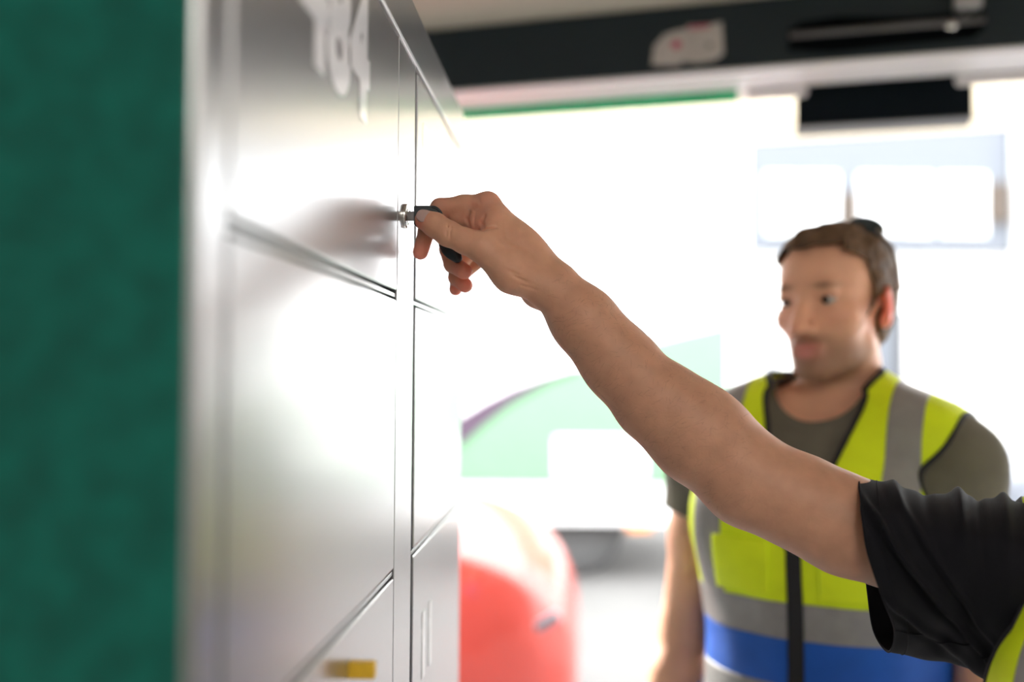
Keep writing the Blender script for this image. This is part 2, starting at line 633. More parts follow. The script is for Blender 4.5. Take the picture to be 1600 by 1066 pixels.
# ---------------------------------------------------------------- people: figure in its own frame, x right, y forward, z up
def add_head(S, H, jaw=1.0):
    h = Solid()
    t = 'head'
    h.ell((0, -0.018, 0.036), (0.074, 0.098, 0.075), k=0.02, tag=t)
    h.ell((0, 0.035, 0.034), (0.061, 0.055, 0.056), k=0.02, tag=t)
    h.ell((0, 0.035, -0.028), (0.058, 0.056, 0.062), k=0.02, tag=t)
    h.ell((0, 0.034, -0.074), (0.047 * jaw, 0.052, 0.040), k=0.02, tag=t)
    h.cone((-0.042 * jaw, -0.002, -0.068), (-0.014, 0.068, -0.1), 0.016, 0.017, 0.02, t)
    h.cone((0.042 * jaw, -0.002, -0.068), (0.014, 0.068, -0.1), 0.016, 0.017, 0.02, t)
    h.ell((0, 0.074, -0.1), (0.022, 0.018, 0.017), k=0.015, tag=t)
    for s in (-1, 1):
        h.ell((s * 0.044, 0.052, -0.026), (0.022, 0.025, 0.018), k=0.018, tag=t)
    h.cone((-0.034, 0.080, 0.017), (0.034, 0.080, 0.017), 0.0105, 0.0105, 0.014, t)
    for s in (-1, 1):
        h.cut((s * 0.032, 0.100, -0.002), (0.0175, 0.016, 0.0115), k=0.010, tag=t)
    h.cone((0, 0.086, 0.004), (0, 0.112, -0.040), 0.0085, 0.0125, 0.010, t)
    for s in (-1, 1):
        h.ell((s * 0.0125, 0.100, -0.045), (0.0085, 0.011, 0.008), k=0.006, tag=t)
        h.cone((s * 0.018, 0.0835, 0.0055), (s * 0.044, 0.079, 0.0045), 0.005, 0.005, 0.005, t)   # upper lids
        h.cone((s * 0.020, 0.0825, -0.0115), (s * 0.043, 0.078, -0.009), 0.0045, 0.004, 0.006, t)
    h.cone((-0.021, 0.086, -0.0705), (0.021, 0.086, -0.0705), 0.006, 0.006, 0.008, t)
    h.cone((-0.008, 0.090, -0.0690), (0.008, 0.090, -0.0690), 0.006, 0.006, 0.006, t)
    h.cone((-0.017, 0.087, -0.0800), (0.017, 0.087, -0.0800), 0.0072, 0.0072, 0.007, t)
    h.cut((0, 0.101, -0.0748), (0.024, 0.008, 0.0014), k=0.003, tag=t)
    for s in (-1, 1):
        rot = Matrix.Rotation(s * R(-22), 3, 'Z')
        h.ell((s * 0.078, -0.016, -0.012), (0.007, 0.019, 0.031), rot, 0.006, t)
        h.ell((s * 0.074, -0.008, -0.036), (0.006, 0.010, 0.012), rot, 0.006, t)
        h.cut((s * 0.086, -0.012, -0.012), (0.006, 0.010, 0.017), rot, 0.004, t)
    h.cone((0, -0.026, -0.05), (0, -0.042, -0.20), 0.049, 0.056, 0.022, 'neck')
    S.ops += h.place(H).ops


def add_torso(S, k=0.05):
    t = 'torso'
    S.ell((0, 0, 0.94), (0.165, 0.115, 0.13), k=k, tag=t)
    S.ell((0, 0, 1.10), (0.148, 0.104, 0.15), k=k, tag=t)
    S.ell((0, 0.0, 1.27), (0.162, 0.118, 0.19), k=k, tag=t)
    S.cone((-0.125, -0.012, 1.405), (0.125, -0.012, 1.405), 0.068, 0.068, 0.05, t)
    for s in (-1, 1):
        S.cone((s * 0.03, -0.035, 1.50), (s * 0.15, -0.015, 1.435), 0.042, 0.048, 0.04, t)
        S.ell((s * 0.075, 0.07, 1.32), (0.075, 0.05, 0.065), k=0.04, tag=t)


def add_legs(S):
    for s in (-1, 1):
        S.chain([(s * 0.09, 0, 0.90), (s * 0.10, 0.012, 0.50), (s * 0.105, -0.012, 0.10)], [0.086, 0.058, 0.040], 0.03, 'leg')
        S.ell((s * 0.102, -0.03, 0.36), (0.05, 0.055, 0.11), k=0.03, tag='leg')
        S.cone((s * 0.105, -0.02, 0.06), (s * 0.115, 0.13, 0.045), 0.036, 0.026, 0.02, 'leg')


def add_arm(S, sh, el, wr, tag, hand_dir, palm_n):
    """relaxed arm with a hand: palm and five slightly curled fingers"""
    sh, el, wr = Vector(sh), Vector(el), Vector(wr)
    S.ell(sh, (0.062, 0.062, 0.062), k=0.04, tag=tag + '_upper')
    S.chain([sh, sh.lerp(el, 0.45), el], [0.056, 0.050, 0.041], 0.02, tag + '_upper')
    S.chain([el, el.lerp(wr, 0.3), el.lerp(wr, 0.7), wr], [0.041, 0.042, 0.033, 0.026], 0.02, tag + '_fore')
    d = Vector(hand_dir).normalized()
    n = (Vector(palm_n) - d * Vector(palm_n).dot(d)).normalized()
    side = d.cross(n)                  # towards the little finger or thumb, chosen by the caller through palm_n
    for i, (off, ln) in enumerate(((0.030, 0.072), (0.010, 0.080), (-0.010, 0.075), (-0.029, 0.060))):
        m = wr + d * 0.085 + side * off
        S.cone(wr + side * off * 0.55, m, 0.017, 0.013, 0.012, tag + '_hand')
        a = m + d * ln * 0.5 + n * 0.006
        b = a + d * ln * 0.26 + n * 0.012
        c = b + d * ln * 0.16 + n * 0.014
        S.chain([m, a, b, c], [0.0105, 0.009, 0.008, 0.007], 0.004, tag + '_hand')
    th0 = wr + d * 0.03 + side * 0.026 + n * 0.008
    th1 = th0 + d * 0.035 + side * 0.022 + n * 0.012
    th2 = th1 + d * 0.032 + side * 0.006 + n * 0.008
    S.chain([th0, th1, th2, th2 + d * 0.022], [0.017, 0.0125, 0.0105, 0.009], 0.010, tag + '_hand')


def face_tint(V, Hinv, beard=1.0, brow=1.0):
    """skin colour of a head: lips, brows, stubble, ruddy cheeks and ears"""
    Hm = np.array(Hinv)
    L = V @ Hm[:3, :3].T + Hm[:3, 3]
    C = np.tile(SKIN, (len(V), 1))

    def over(w, col):
        nonlocal C
        w = np.clip(w, 0, 1)[:, None]
        C = C * (1 - w) + np.array(col) * w
    sy = np.abs(L[:, 0])
    LS = np.stack([sy, L[:, 1], L[:, 2]], 1)
    over(0.35 * blob(LS, (0.04, 0.07, -0.03), (0.025, 0.03, 0.02)), (0.60, 0.26, 0.19))
    over(0.45 * blob(LS, (0.0, 0.115, -0.042), (0.015, 0.02, 0.014)), (0.60, 0.25, 0.18))
    over(0.9 * blob(LS, (0.082, -0.018, -0.015), (0.014, 0.026, 0.04)), (0.80, 0.09, 0.06))  # backlight glowing through the ears, put into the skin colour
    if beard:
        low = 1 / (1 + np.exp((L[:, 2] + 0.056 + 0.25 * (0.06 - L[:, 1]).clip(0, 0.06)) / 0.007))
        front = 1 / (1 + np.exp(-(L[:, 1] + 0.005) / 0.01))
        near = 1 / (1 + np.exp((np.linalg.norm(L[:, :2], axis=1) - 0.14) / 0.006)) / (1 + np.exp(-(L[:, 2] + 0.128) / 0.004))
        over(0.80 * beard * low * front * near, (0.13, 0.07, 0.045))
        over(0.7 * beard * blob(LS, (0.012, 0.10, -0.0605), (0.02, 0.03, 0.006)), (0.11, 0.06, 0.035))
    over(0.9 * blob(LS, (0.0, 0.096, -0.070), (0.022, 0.02, 0.005)), (0.52, 0.17, 0.15))
    over(0.9 * blob(LS, (0.0, 0.096, -0.0805), (0.02, 0.02, 0.006)), (0.55, 0.19, 0.17))
    if brow:
        over(0.85 * brow * blob(LS, (0.034, 0.087, 0.019), (0.017, 0.03, 0.005)), (0.09, 0.05, 0.03))
        over(0.55 * blob(LS, (0.032, 0.08, 0.0), (0.018, 0.02, 0.009)), (0.30, 0.14, 0.10))
    return C


def build_person(name, S_world, res, material, label, head_inv, extra=None, beard=1.0):
    """one continuous body mesh; extra = list of further (V, Q) at finer grain that run into it"""
    V, Q = S_world.surface(res)
    for v2, q2 in (extra or []):
        Q = np.concatenate([Q, q2 + len(V)])
        V = np.concatenate([V, v2])
    me = npmesh(V, Q, name)
    return V, Q, me


def add_hair(parent, H, material, shift=(0, 0, 0), name='hair', top=0.004, seed=3.0):
    h = Solid()
    h.ell((0, -0.018, 0.037), (0.075, 0.098, 0.076), k=0.02, tag='hair')
    h.ell((0, 0.030, 0.052), (0.060, 0.052, 0.048), k=0.02, tag='hair')
    h.ell((0, -0.055, -0.01), (0.058, 0.052, 0.075), k=0.03, tag='hair')
    V, Q = h.surface(0.004, inflate=0.005)
    T = tris_of(Q)
    N = normals_of(V, T)
    x, y, z = V.T
    # hair line: forehead, temples, sideburns in front of the ear, nape
    line = np.where(y > 0.03, 0.076 + 0.25 * np.abs(x) * (np.abs(x) < 0.05) - 0.3 * (0.095 - y).clip(0, 1),
                    np.where(y > -0.005, 0.045 - (0.03 - y) * 2.3, np.where(y > -0.035, 0.018, -0.075)))
    g = z - line
    lift = np.clip((z - 0.04) / 0.06, 0, 1)
    V2 = V + N * (lift * top)[:, None]
    for i in range(len(V2)):
        p = V2[i]
        V2[i] = p + N[i] * (0.006 * noise.noise(Vector((p[0] * 60 + seed, p[1] * 22, p[2] * 30))) + 0.003 * noise.noise(Vector((p[0] * 150, p[1] * 60, p[2] * 60))))
    V3, T3 = clip(V2, T, g)
    Hm = np.array(H)
    V3 = V3 @ Hm[:3, :3].T + Hm[:3, 3]
    o = put(name, npmesh(V3, T3, name), material, parent, True, True)
    return o


def add_eyes(parent, H, look=(0, 1, 0)):
    R3 = H.to_3x3()
    for s in (-1, 1):
        c = H @ Vector((s * 0.032, 0.0745, -0.002))
        bm = bmesh.new()
        bmesh.ops.create_uvsphere(bm, u_segments=20, v_segments=12, radius=0.0122)
        bmesh.ops.transform(bm, matrix=Matrix.Translation(c), verts=bm.verts)
        eye = put('eyeball', bm_mesh(bm), M_['eye'], parent, True, True)
        d = (R3 @ Vector(look)).normalized()
        Q = d.to_track_quat('Z', 'Y').to_matrix().to_4x4()
        Q.translation = c + d * 0.0095
        put('iris', lathe_mesh([(0.0062, 0), (0.0058, 0.002), (0.003, 0.0032)], Q, 20), M_['iris'], eye, True, True)


def add_shoes(parent, M, s=1.0):
    for sd in (-1, 1):
        h = Solid()
        h.cone((sd * 0.105, -0.035, 0.055), (sd * 0.115, 0.14, 0.042), 0.046, 0.036, 0.03, '')
        h.cone((sd * 0.105, -0.02, 0.06), (sd * 0.105, -0.015, 0.13), 0.047, 0.05, 0.02, '')
        V, Q = h.place(M).surface(0.006)
        V[:, 2] = np.maximum(V[:, 2], 0.004)
        put('shoe', npmesh(V, Q), M_['shoe'], parent, True, True)


def add_trousers(parent, S, M, zmin=0.09, zmax=1.0):
    V, Q = S.only(('leg', 'torso')).surface(0.008, inflate=0.014)
    T = tris_of(Q)
    V = wrinkle(V, normals_of(V, T), 0.006, 22, 5)
    z = V[:, 2]
    V, T = clip(V, T, np.minimum(z - zmin, zmax - z))
    o = put('trousers', npmesh(V, T), M_['trousers'], parent, True, True)
    return o


# ---------------------------------------------------------------- the setting
LX = -0.1755                                     # plane of the locker fronts
HD = Vector((0.9755, -0.2200, 0)).normalized()   # direction of the door header, to the right
hp = P(1150, 105, 2.32)
ZB = hp.z                                        # underside of the header
MH = frame_axes(HD, Vector((0.2200, 0.9755, 0)).normalized(), Vector((0, 0, 1)), (hp.x, hp.y, 0))
ZC = ZB + 0.158                                  # ceiling height


def hx(px, py, depth):
    return (MH.inverted() @ P(px, py, depth))


tag(box('floor', (-0.85, -3.2, -0.1), (4.2, 3.3, 0.0), M_['concrete']), kind='structure')
cl_, cr_ = MH @ Vector((-1.9, 0.2, ZC)), MH @ Vector((3.9, 0.2, ZC))
tag(prism('ceiling', [(-1.2, -3.3, ZC), (4.3, -3.3, ZC), cr_, cl_], (0, 0, 0.1), M_['ceiling']), kind='structure')
tag(box('wall_left', (-0.95, -3.2, 0), (-0.85, 2.75, ZC), M_['wall']), kind='structure')
tag(box('wall_back', (-0.85, -3.3, 0), (4.2, -3.2, ZC), M_['wall']), kind='structure')
tag(box('wall_right', (4.2, -3.2, 0), (4.3, 1.8, ZC), M_['wall']), kind='structure')
tag(box('wall_front', (-1.75, 0.15, ZB), (4.0, 0.30, ZC + 1.0), M_['render_white'], M=MH), kind='structure')
tag(box('trim_1', (2.9, 0.02, 0), (3.6, 0.5, ZB), M_['wall'], M=MH), kind='structure')
ground = tag(box('ground', (-30, -5, -0.14), (40, 60, -0.012), M_['pavement']), kind='structure')

# header beam over the roller door and what is fixed to it
header = tag(box('header_beam', (-1.62, 0.0, ZB), (3.6, 0.15, ZC), M_['header'], bevel=0.004, M=MH),
             'anthracite header beam over the open garage doorway', 'header')
sx = hx(1075, 70, 2.32).x
sc_ = 2.32 / F_PX


def hz(py, px=1150, depth=2.32):
    return P(px, py, depth).z


def on_header(px, py):
    """point of the header's front face seen at this pixel (x along the header, z)"""
    d = (P(px, py, 1.0) - EYE)
    o = MH.inverted() @ EYE
    dl = MH.inverted().to_3x3() @ d
    t = -o.y / dl.y
    q = o + dl * t
    return q.x, q.z


def header_plate(name, pix, y0, y1, material, parent=None):
    pts = [on_header(*p) for p in pix]
    V = [MH @ Vector((x, y0, z)) for x, z in pts]
    return prism(name, V, (MH.to_3x3() @ Vector((0, y1 - y0, 0))), material, parent, world_space=parent is not None)


st = header_plate('sticker', [(1018, 102), (1022, 72), (1038, 54), (1060, 47), (1072, 46), (1074, 40), (1110, 38), (1128, 34), (1131, 84),
                              (1118, 94), (1090, 99), (1066, 97), (1062, 103)], -0.0012, 0.0, M_['sticker'])
tag(st, 'torn greyish white sticker on the dark header beam', 'sticker')
cx_, cz_ = on_header(1057, 70)
put('red_dot', lathe_mesh([(0.0115, 0), (0.0115, 0.0008)], MH @ Matrix.Translation((cx_, -0.0018, cz_)) @ Matrix.Rotation(R(-90), 4, 'X'), 20), M_['red_print'], st, False, True)
cx_, cz_ = on_header(1108, 71)
put('grey_dot', lathe_mesh([(0.007, 0), (0.007, 0.0008)], MH @ Matrix.Translation((cx_, -0.0018, cz_)) @ Matrix.Rotation(R(-90), 4, 'X'), 16), M_['grey_print'], st, False, True)
header_plate('red_stripe', [(1076, 42), (1108, 39), (1108, 44), (1076, 47)], -0.0018, -0.0012, M_['red_print'], st)

# latch: black recess with a steel bar, hanger and catch
a0, b0 = on_header(1234, 62)
latch = empty('latch', MH @ Vector((a0, 0, b0)))
tag(latch, 'steel latch bar in a black recess of the header', 'latch')
rc = header_plate('recess_plate', [(1232, 80), (1231, 52), (1250, 36), (1310, 27), (1420, 28), (1490, 20), (1538, 22), (1540, 44), (1520, 60), (1400, 72), (1300, 82)],
                  -0.003, 0.0, M_['slot'], latch)
x0, z0 = on_header(1234, 59)
x1, z1 = on_header(1537, 34)
put('bar', tube_mesh([MH @ Vector((x0, -0.016, z0)), MH @ Vector((x1, -0.016, z1))], 0.0075, 12), M_['dark_steel'], latch, True, True)
x2, z2 = on_header(1510, 4)
put('hanger', (lambda bm: (box_bm(bm, (x2 - 0.027, -0.04, z2 - 0.022), (x2 + 0.027, 0.0, z2 + 0.03), 0.003, MH), bm_mesh(bm))[1])(bmesh.new()), M_['rim'], latch, False, True)
x3, z3 = on_header(1505, 26)
put('link', tube_mesh([MH @ Vector((x3, -0.018, z3 + 0.016)), MH @ Vector((x3, -0.018, z3 - 0.016))], 0.006, 10), M_['dark_steel'], latch, True, True)
x4, z4 = on_header(1485, 44)
put('catch', lathe_mesh([(0.004, 0), (0.010, 0.003), (0.011, 0.008), (0.006, 0.012)], MH @ Matrix.Translation((x4, -0.012, z4)) @ Matrix.Rotation(R(90), 4, 'X') @ Matrix.Diagonal((1.3, 0.8, 1, 1)), 18),
    M_['chrome'], latch, True, True)

rail = empty('guide_rail', MH @ Vector((0, 0.06, ZB - 0.02)))
tag(rail, 'bright aluminium guide rail under the header beam', 'rail')
for y0, y1, h0, h1 in ((0.004, 0.030, 0.010, 0.0), (0.034, 0.085, 0.016, 0.004), (0.09, 0.119, 0.022, 0.004)):
    bm = bmesh.new()
    box_bm(bm, (-1.62, y0, ZB - h0), (3.0, y1, ZB - h1), 0.002, MH)
    put('rail_strip', bm_mesh(bm), M_['alu'], rail, False, True)
xg0, xg1 = hx(700, 160, 2.42).x - 0.25, hx(1150, 140, 2.38).x  # the truck's green reflection under the rail, put in as a coloured strip
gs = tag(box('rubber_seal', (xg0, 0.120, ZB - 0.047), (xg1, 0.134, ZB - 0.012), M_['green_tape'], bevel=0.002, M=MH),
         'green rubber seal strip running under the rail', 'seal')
xl, xr = hx(1262, 140, 2.40).x, hx(1484, 125, 2.40).x
for nm, xa, xb, lab in (('seal_rod', xg1 + 0.02, xl, 'white seal rod ending left of the black housing'),
                        ('seal_rod', xr, 3.0, 'white seal rod ending right of the black housing')):
    ends = [xa, xa + 0.006, xb - 0.006, xb]
    rod = put(nm, tube_mesh([MH @ Vector((e, 0.138, ZB - 0.030)) for e in ends], [0.006, 0.0135, 0.0135, 0.006], 14), M_['white_seal'], None, True)
    tag(rod, lab, 'seal rod')
hb = empty('sensor_housing', MH @ Vector(((xl + xr) / 2, 0.18, ZB)))
tag(hb, 'black box housing hanging under the door rail', 'sensor box')
xa, xb = hx(1244, 150, 2.43).x, hx(1508, 150, 2.43).x
bm = bmesh.new()
box_bm(bm, (xa, 0.153, ZB - 0.112), (xb, 0.24, ZB + 0.0), 0.003, MH)
put('case', bm_mesh(bm), M_['black_box'], hb, False, True)
bm = bmesh.new()
box_bm(bm, (xa - 0.002, 0.148, ZB - 0.116), (xb + 0.002, 0.245, ZB - 0.112), 0.001, MH)
put('cover_lip', bm_mesh(bm), M_['dark_steel'], hb, False, True)
tag(box('trim_2', (-1.75, 0.60, ZB - 0.046), (3.6, 0.606, ZB + 0.30), M_['cream_panel'], M=MH), kind='structure')

# fill lamps added unseen behind the camera to brighten the room
for i, (lx, ly) in enumerate(((0.3, -0.9), (1.5, -0.9), (2.7, -0.9), (0.9, -2.2))):
    lamp = empty('ceiling_lamp', (lx, ly, ZC))
    tag(lamp, ('long white ceiling lamp nearest the locker cabinet', 'middle long white ceiling lamp of the row of three',
               'long white ceiling lamp nearest the right wall', 'long white ceiling lamp deepest in the room')[i], 'lamp', 'ceiling lamps')
    box('lamp_case', (-0.14, -0.65, -0.05), (0.14, 0.65, 0.0), M_['lamp_case'], lamp, 0.006)
    box('diffuser', (-0.12, -0.62, -0.062), (0.12, 0.62, -0.048), M_['lamp_diffuser'], lamp, 0.004)

# ---------------------------------------------------------------- locker cabinet
Y0, YL0, YL1, YS0, YS1, YR0, YR1, Y1 = 0.444, 0.488, 0.9455, 0.948, 1.043, 1.059, 1.480, 1.486
ZTOP = 1.55 + 0.384
ROWS = [1.55 + v for v in (0.322, 0.072, -0.194, -0.472, -0.750, -1.028, -1.300)]
DEP = 0.56
locker = empty('locker_cabinet', (LX - DEP / 2, (Y0 + Y1) / 2, 0))
tag(locker, 'tall charcoal parcel locker cabinet with dark green sides', 'locker')


def lbox(name, lo, hi, m, bevel=0.0, parent=None, smooth=False):
    return box(name, lo, hi, M_[m], parent or locker, bevel, world_space=True, smooth=smooth)


lbox('side_panel', (LX - DEP, Y0, 0), (LX - 0.004, Y0 + 0.012, ZTOP), 'locker_green', 0.002)
lbox('side_panel', (LX - DEP, Y1 - 0.004, 0), (LX - 0.003, Y1 + 0.006, ZTOP), 'locker_green', 0.002)
lbox('back_panel', (LX - DEP, Y0 + 0.012, 0), (LX - DEP + 0.01, Y1 - 0.004, ZTOP), 'locker_green')
lbox('top_panel', (LX - DEP, Y0, ZTOP), (LX - 0.001, Y1 + 0.006, ZTOP + 0.004), 'locker')
lbox('near_post', (LX - 0.05, Y0 + 0.002, 0.0), (LX, YL0 - 0.003, ZTOP), 'locker', 0.004, smooth=False)
lbox('centre_post', (LX - 0.05, YS0, 0.0), (LX, YS1, ROWS[0] + 0.006), 'locker', 0.0012)
lbox('top_band', (LX - 0.05, YL0 - 0.003, ROWS[0] + 0.007), (LX, Y1 + 0.004, ZTOP), 'locker', 0.0016)
lbox('plinth', (LX - 0.05, YL0 - 0.003, 0.0), (LX - 0.002, Y1 + 0.002, ROWS[-1] - 0.004), 'locker', 0.0016)
lbox('mullion_back', (LX - 0.12, YL1 - 0.03, 0.0), (LX - 0.022, YR0 + 0.03, ROWS[0]), 'slot')
for i in range(len(ROWS) - 1):
    # shelf edge seen in the gap between two doors, green inside
    lbox('shelf', (LX - DEP + 0.01, Y0 + 0.014, ROWS[i + 1] - 0.010), (LX - 0.011, Y1 - 0.006, ROWS[i + 1] + 0.010), 'locker_green')
    for ya, yb in ((YL0 - 0.002, YL1 + 0.001), (YR0 - 0.006, Y1 - 0.004)):
        lbox('shelf_lip', (LX - 0.012, ya, ROWS[i + 1] - 0.0021), (LX - 0.0015, yb, ROWS[i + 1] + 0.0019), 'locker', 0.0006)
    for (ya, yb) in ((YL0, YL1), (YR0, YR1)):
        lbox('door', (LX - 0.018, ya, ROWS[i + 1] + 0.0045), (LX, yb, ROWS[i] - 0.0045 + (0.0035 if i == 0 else 0)), 'locker', 0.0014)
doors = [c for c in locker.children if c.name.startswith('door')]


def lt(y, z, out=0.0):
    return frame_axes(Vector((0, 1, 0)), Vector((0, 0, 1)), Vector((1, 0, 0)), (LX + out, y, z))


def lock_at(px, py):
    """point of the locker front at this pixel"""
    d = P(px, py, 1.0) - EYE
    return EYE + d * ((LX - EYE.x) / d.x)


q = lock_at(560, 175)
num = put('door_number', text_mesh('484', 0.135, 0.0003, lt(0.707, q.z + 0.003, 0.0004), 0.0062), M_['white_print'], doors[0], False, True)
q = lock_at(664, 1010)
put('door_number', text_mesh('11', 0.10, 0.0003, lt(q.y + 0.01, 1.55 - 0.345, 0.0004), 0.003), M_['white_print'], doors[5], False, True)
q0, q1 = lock_at(660, 300), lock_at(688, 235)
lb = lbox('paper_label', (LX, q0.y, q0.z), (LX + 0.0004, q1.y, q1.z), 'cream_print')
q0, q1 = lock_at(545, 1062), lock_at(545, 1036)
yt = lbox('yellow_tab', (LX - 0.001, q0.y, q0.z), (LX + 0.0195, q0.y + 0.010, q1.z), 'yellow_label', 0.0012)
lbox('edge_trim', (LX - 0.004, YL0, ROWS[0] + 0.0022), (LX + 0.0012, Y1 + 0.002, ROWS[0] + 0.0064), 'white_print', 0.0004)  # white strip added to paint the bright highlight along the door tops

# lock barrel and key
K = lock_at(632, 338)
DK = (cam.matrix_world.inverted() @ K).z * -1.0            # its distance along the view
MK = frame_axes(Vector((0, 1, 0)), Vector((0, 0, 1)), Vector((1, 0, 0)), K)
lk = put('lock', lathe_mesh([(0.0125, -0.004), (0.0125, 0.0022), (0.0118, 0.0032), (0.0095, 0.0034), (0.0088, 0.0026), (0.0075, 0.0026), (0.0072, 0.0034), (0.002, 0.0036)], MK, 40),
         M_['chrome'], locker, True, True)
lbk = put('keyway', (lambda bm: (box_bm(bm, (-0.0012, -0.0045, 0.004), (0.0012, 0.0045, 0.0047), 0, MK), bm_mesh(bm))[1])(bmesh.new()), M_['slot'], lk, False, True)

key = empty('key', K + Vector((0.004, 0, 0)))
tag(key, 'steel key with a black plastic head turned in the locker lock', 'key')
kb = bmesh.new()
box_bm(kb, (-0.0013, -0.0046, -0.006), (0.0013, 0.0046, 0.020), 0.0004, MK)
for i in range(5):
    box_bm(kb, (-0.0011, 0.0036, -0.004 + i * 0.003), (0.0011, 0.0050 + 0.0006 * (i % 2), -0.0028 + i * 0.003), 0, MK)
put('blade', bm_mesh(kb), M_['key_steel'], key, False, True)
hc = P(670, 341, DK)
Yk = K.y
kx0, kx1, kz0, kz1 = P(647, 341, DK).x, P(693, 341, DK).x, P(670, 357, DK).z, P(670, 322, DK).z
kr = (kz1 - kz0) / 2
out_ = [(kx0, kz0 + 0.004), (kx0, kz1 - 0.001), (kx0 + 0.001, kz1)] + [(kx1 - kr + kr * math.cos(a), (kz0 + kz1) / 2 + kr * math.sin(a)) for a in np.linspace(math.pi / 2, -math.pi / 2, 18)] + [(kx0 + 0.004, kz0)]
bm = bmesh.new()
fc = bm.faces.new([bm.verts.new((x, Yk - 0.0021, z)) for x, z in out_])
ex = bmesh.ops.extrude_face_region(bm, geom=[fc])
bmesh.ops.translate(bm, vec=(0, 0.0042, 0), verts=[v for v in ex['geom'] if isinstance(v, bmesh.types.BMVert)])
bmesh.ops.recalc_face_normals(bm, faces=bm.faces)
bmesh.ops.bevel(bm, geom=[e for e in bm.edges if abs(e.verts[0].co.y - e.verts[1].co.y) < 1e-5], offset=0.0008, segments=2, profile=0.5, affect='EDGES')
put('key_head', bm_mesh(bm), M_['black_plastic'], key, False, True)
put('key_head_rim', tube_mesh([Vector((kx1 - kr + (kr - 0.0022) * math.cos(a), Yk - 0.0021, (kz0 + kz1) / 2 + (kr - 0.0022) * math.sin(a))) for a in np.linspace(-1.6, 1.6, 30)], 0.0007, 8), M_['black_plastic'], key, True, True)

# black key tag hanging between thumb and middle finger
tg = empty('key_tag', P(706, 392, DK + 0.012))
tag(tg, 'black plastic key tag hanging from the key inside the hand', 'key tag')
V, Q = (lambda s: (s.ell(P(702, 388, DK + 0.010), (0.0145, 0.0035, 0.0085), Matrix.Rotation(R(52), 3, 'Y'), 0.002), s.cone(P(700, 380, DK + 0.010), P(715, 404, DK + 0.008), 0.0065, 0.0045, 0.004), s.surface(0.0007))[2])(Solid())
put('tag_body', npmesh(V, Q), M_['black_plastic'], tg, True, True)
put('ring', tube_mesh([P(690 + 12 * math.cos(a), 357 + 15 * math.sin(a), DK + 0.004 + 0.006 * math.sin(a)) for a in np.linspace(0, 2 * math.pi, 28)], 0.0007, 6), M_['key_steel'], tg, True, True)

# ---------------------------------------------------------------- outside: truck, cars, house
Cr = Matrix.Rotation(R(3.87), 4, 'Z')


def W(px, py, depth):
    """street point: across from the lens, depth, height"""
    return Vector(((px - 800) / F_PX * depth, depth, 1.55 + (580 - py) / F_PX * depth))


def wheel(parent, loc, r, w, side, hub='rim'):
    """side -1: outer face towards -y"""
    Mw = Matrix.Translation(Vector(loc)) @ Matrix.Rotation(R(90), 4, 'X')
    ty = put('tyre', lathe_mesh([(r * 0.62, -w / 2), (r * 0.9, -w / 2), (r, -w * 0.36), (r, w * 0.36), (r * 0.9, w / 2), (r * 0.62, w / 2)], Mw, 36), M_['tyre'], parent, True)
    put('rim', lathe_mesh([(r * 0.64, w * 0.30), (r * 0.62, w * 0.46), (r * 0.55, w * 0.30), (r * 0.22, w * 0.20), (r * 0.2, w * 0.42), (0.01, w * 0.44)], Mw, 30), M_[hub], ty, True)
    return ty


TD = 7.4
truck = empty('truck', (0, 0, 0))
truck.matrix_world = Cr
tag(truck, 'white box truck with pale green livery parked outside the doorway', 'truck')
xr_ = (1171 - 800) / F_PX * TD
zsk, zfl = W(0, 762, TD).z, W(0, 818, TD).z


def tpoly(name, pix, m, out=0.006, parent=truck):
    pts = []
    for px, py in pix:
        w = W(px, py, TD)
        pts.append(Vector((w.x, TD - out, w.z)))
    return prism(name, pts, (0, out - 0.0005, 0), M_[m], parent)


box('cargo_box', (-4.6, TD, zsk - 0.02), (xr_, TD + 2.4, 3.45), M_['truck_white'], truck, 0.02)
box('side_skirt', (-4.4, TD + 0.01, zfl), ((1082 - 800) / F_PX * TD, TD + 0.10, zsk - 0.02), M_['truck_white'], truck, 0.01)
box('underframe', (-4.5, TD + 0.35, 0.62), (0.42, TD + 2.05, zsk - 0.02), M_['underframe'], truck)
tpoly('green_panel', [(500, 700), (725, 697), (760, 662), (800, 630), (850, 602), (905, 578), (960, 556), (1030, 530), (1085, 516), (1138, 504), (1138, 756), (500, 756)], 'truck_green')
tpoly('mauve_stripe', [(500, 730), (724, 697), (760, 664), (800, 633), (850, 604), (905, 580), (905, 572), (850, 588), (800, 607), (755, 630), (720, 652), (500, 690)], 'truck_purple', 0.010)
tpoly('white_panel', [(868, 682), (1010, 682), (1010, 744), (868, 744)], 'truck_white', 0.010)
for xx in (-3.6, W(893, 0, TD).x):
    wheel(truck, (xx, TD + 0.30, 0.44), 0.44, 0.28, -1)
    wheel(truck, (xx, TD + 2.1, 0.44), 0.44, 0.28, -1)
for px in (1000, 760, 560):
    w = W(px, 823, TD)
    box('marker_lamp', (w.x - 0.09, TD - 0.012, w.z - 0.02), (w.x + 0.09, TD + 0.02, w.z + 0.028), M_['amber'], truck, 0.006)
bm = bmesh.new()
cabp = [(-6.3, 0.45), (-6.35, 1.2), (-6.2, 1.9), (-5.7, 2.75), (-4.75, 2.85), (-4.75, 0.45)]
prism('cab', [Vector((x, TD + 0.1, z)) for x, z in cabp], (0, 2.2, 0), M_['truck_white'], truck)
prism('cab_window', [Vector((x, TD + 0.09, z)) for x, z in [(-6.1, 1.75), (-5.68, 2.6), (-5.0, 2.65), (-5.0, 1.75)]], (0, 0.008, 0), M_['car_glass'], truck)
wheel(truck, (-5.6, TD + 0.30, 0.44), 0.44, 0.28, -1)


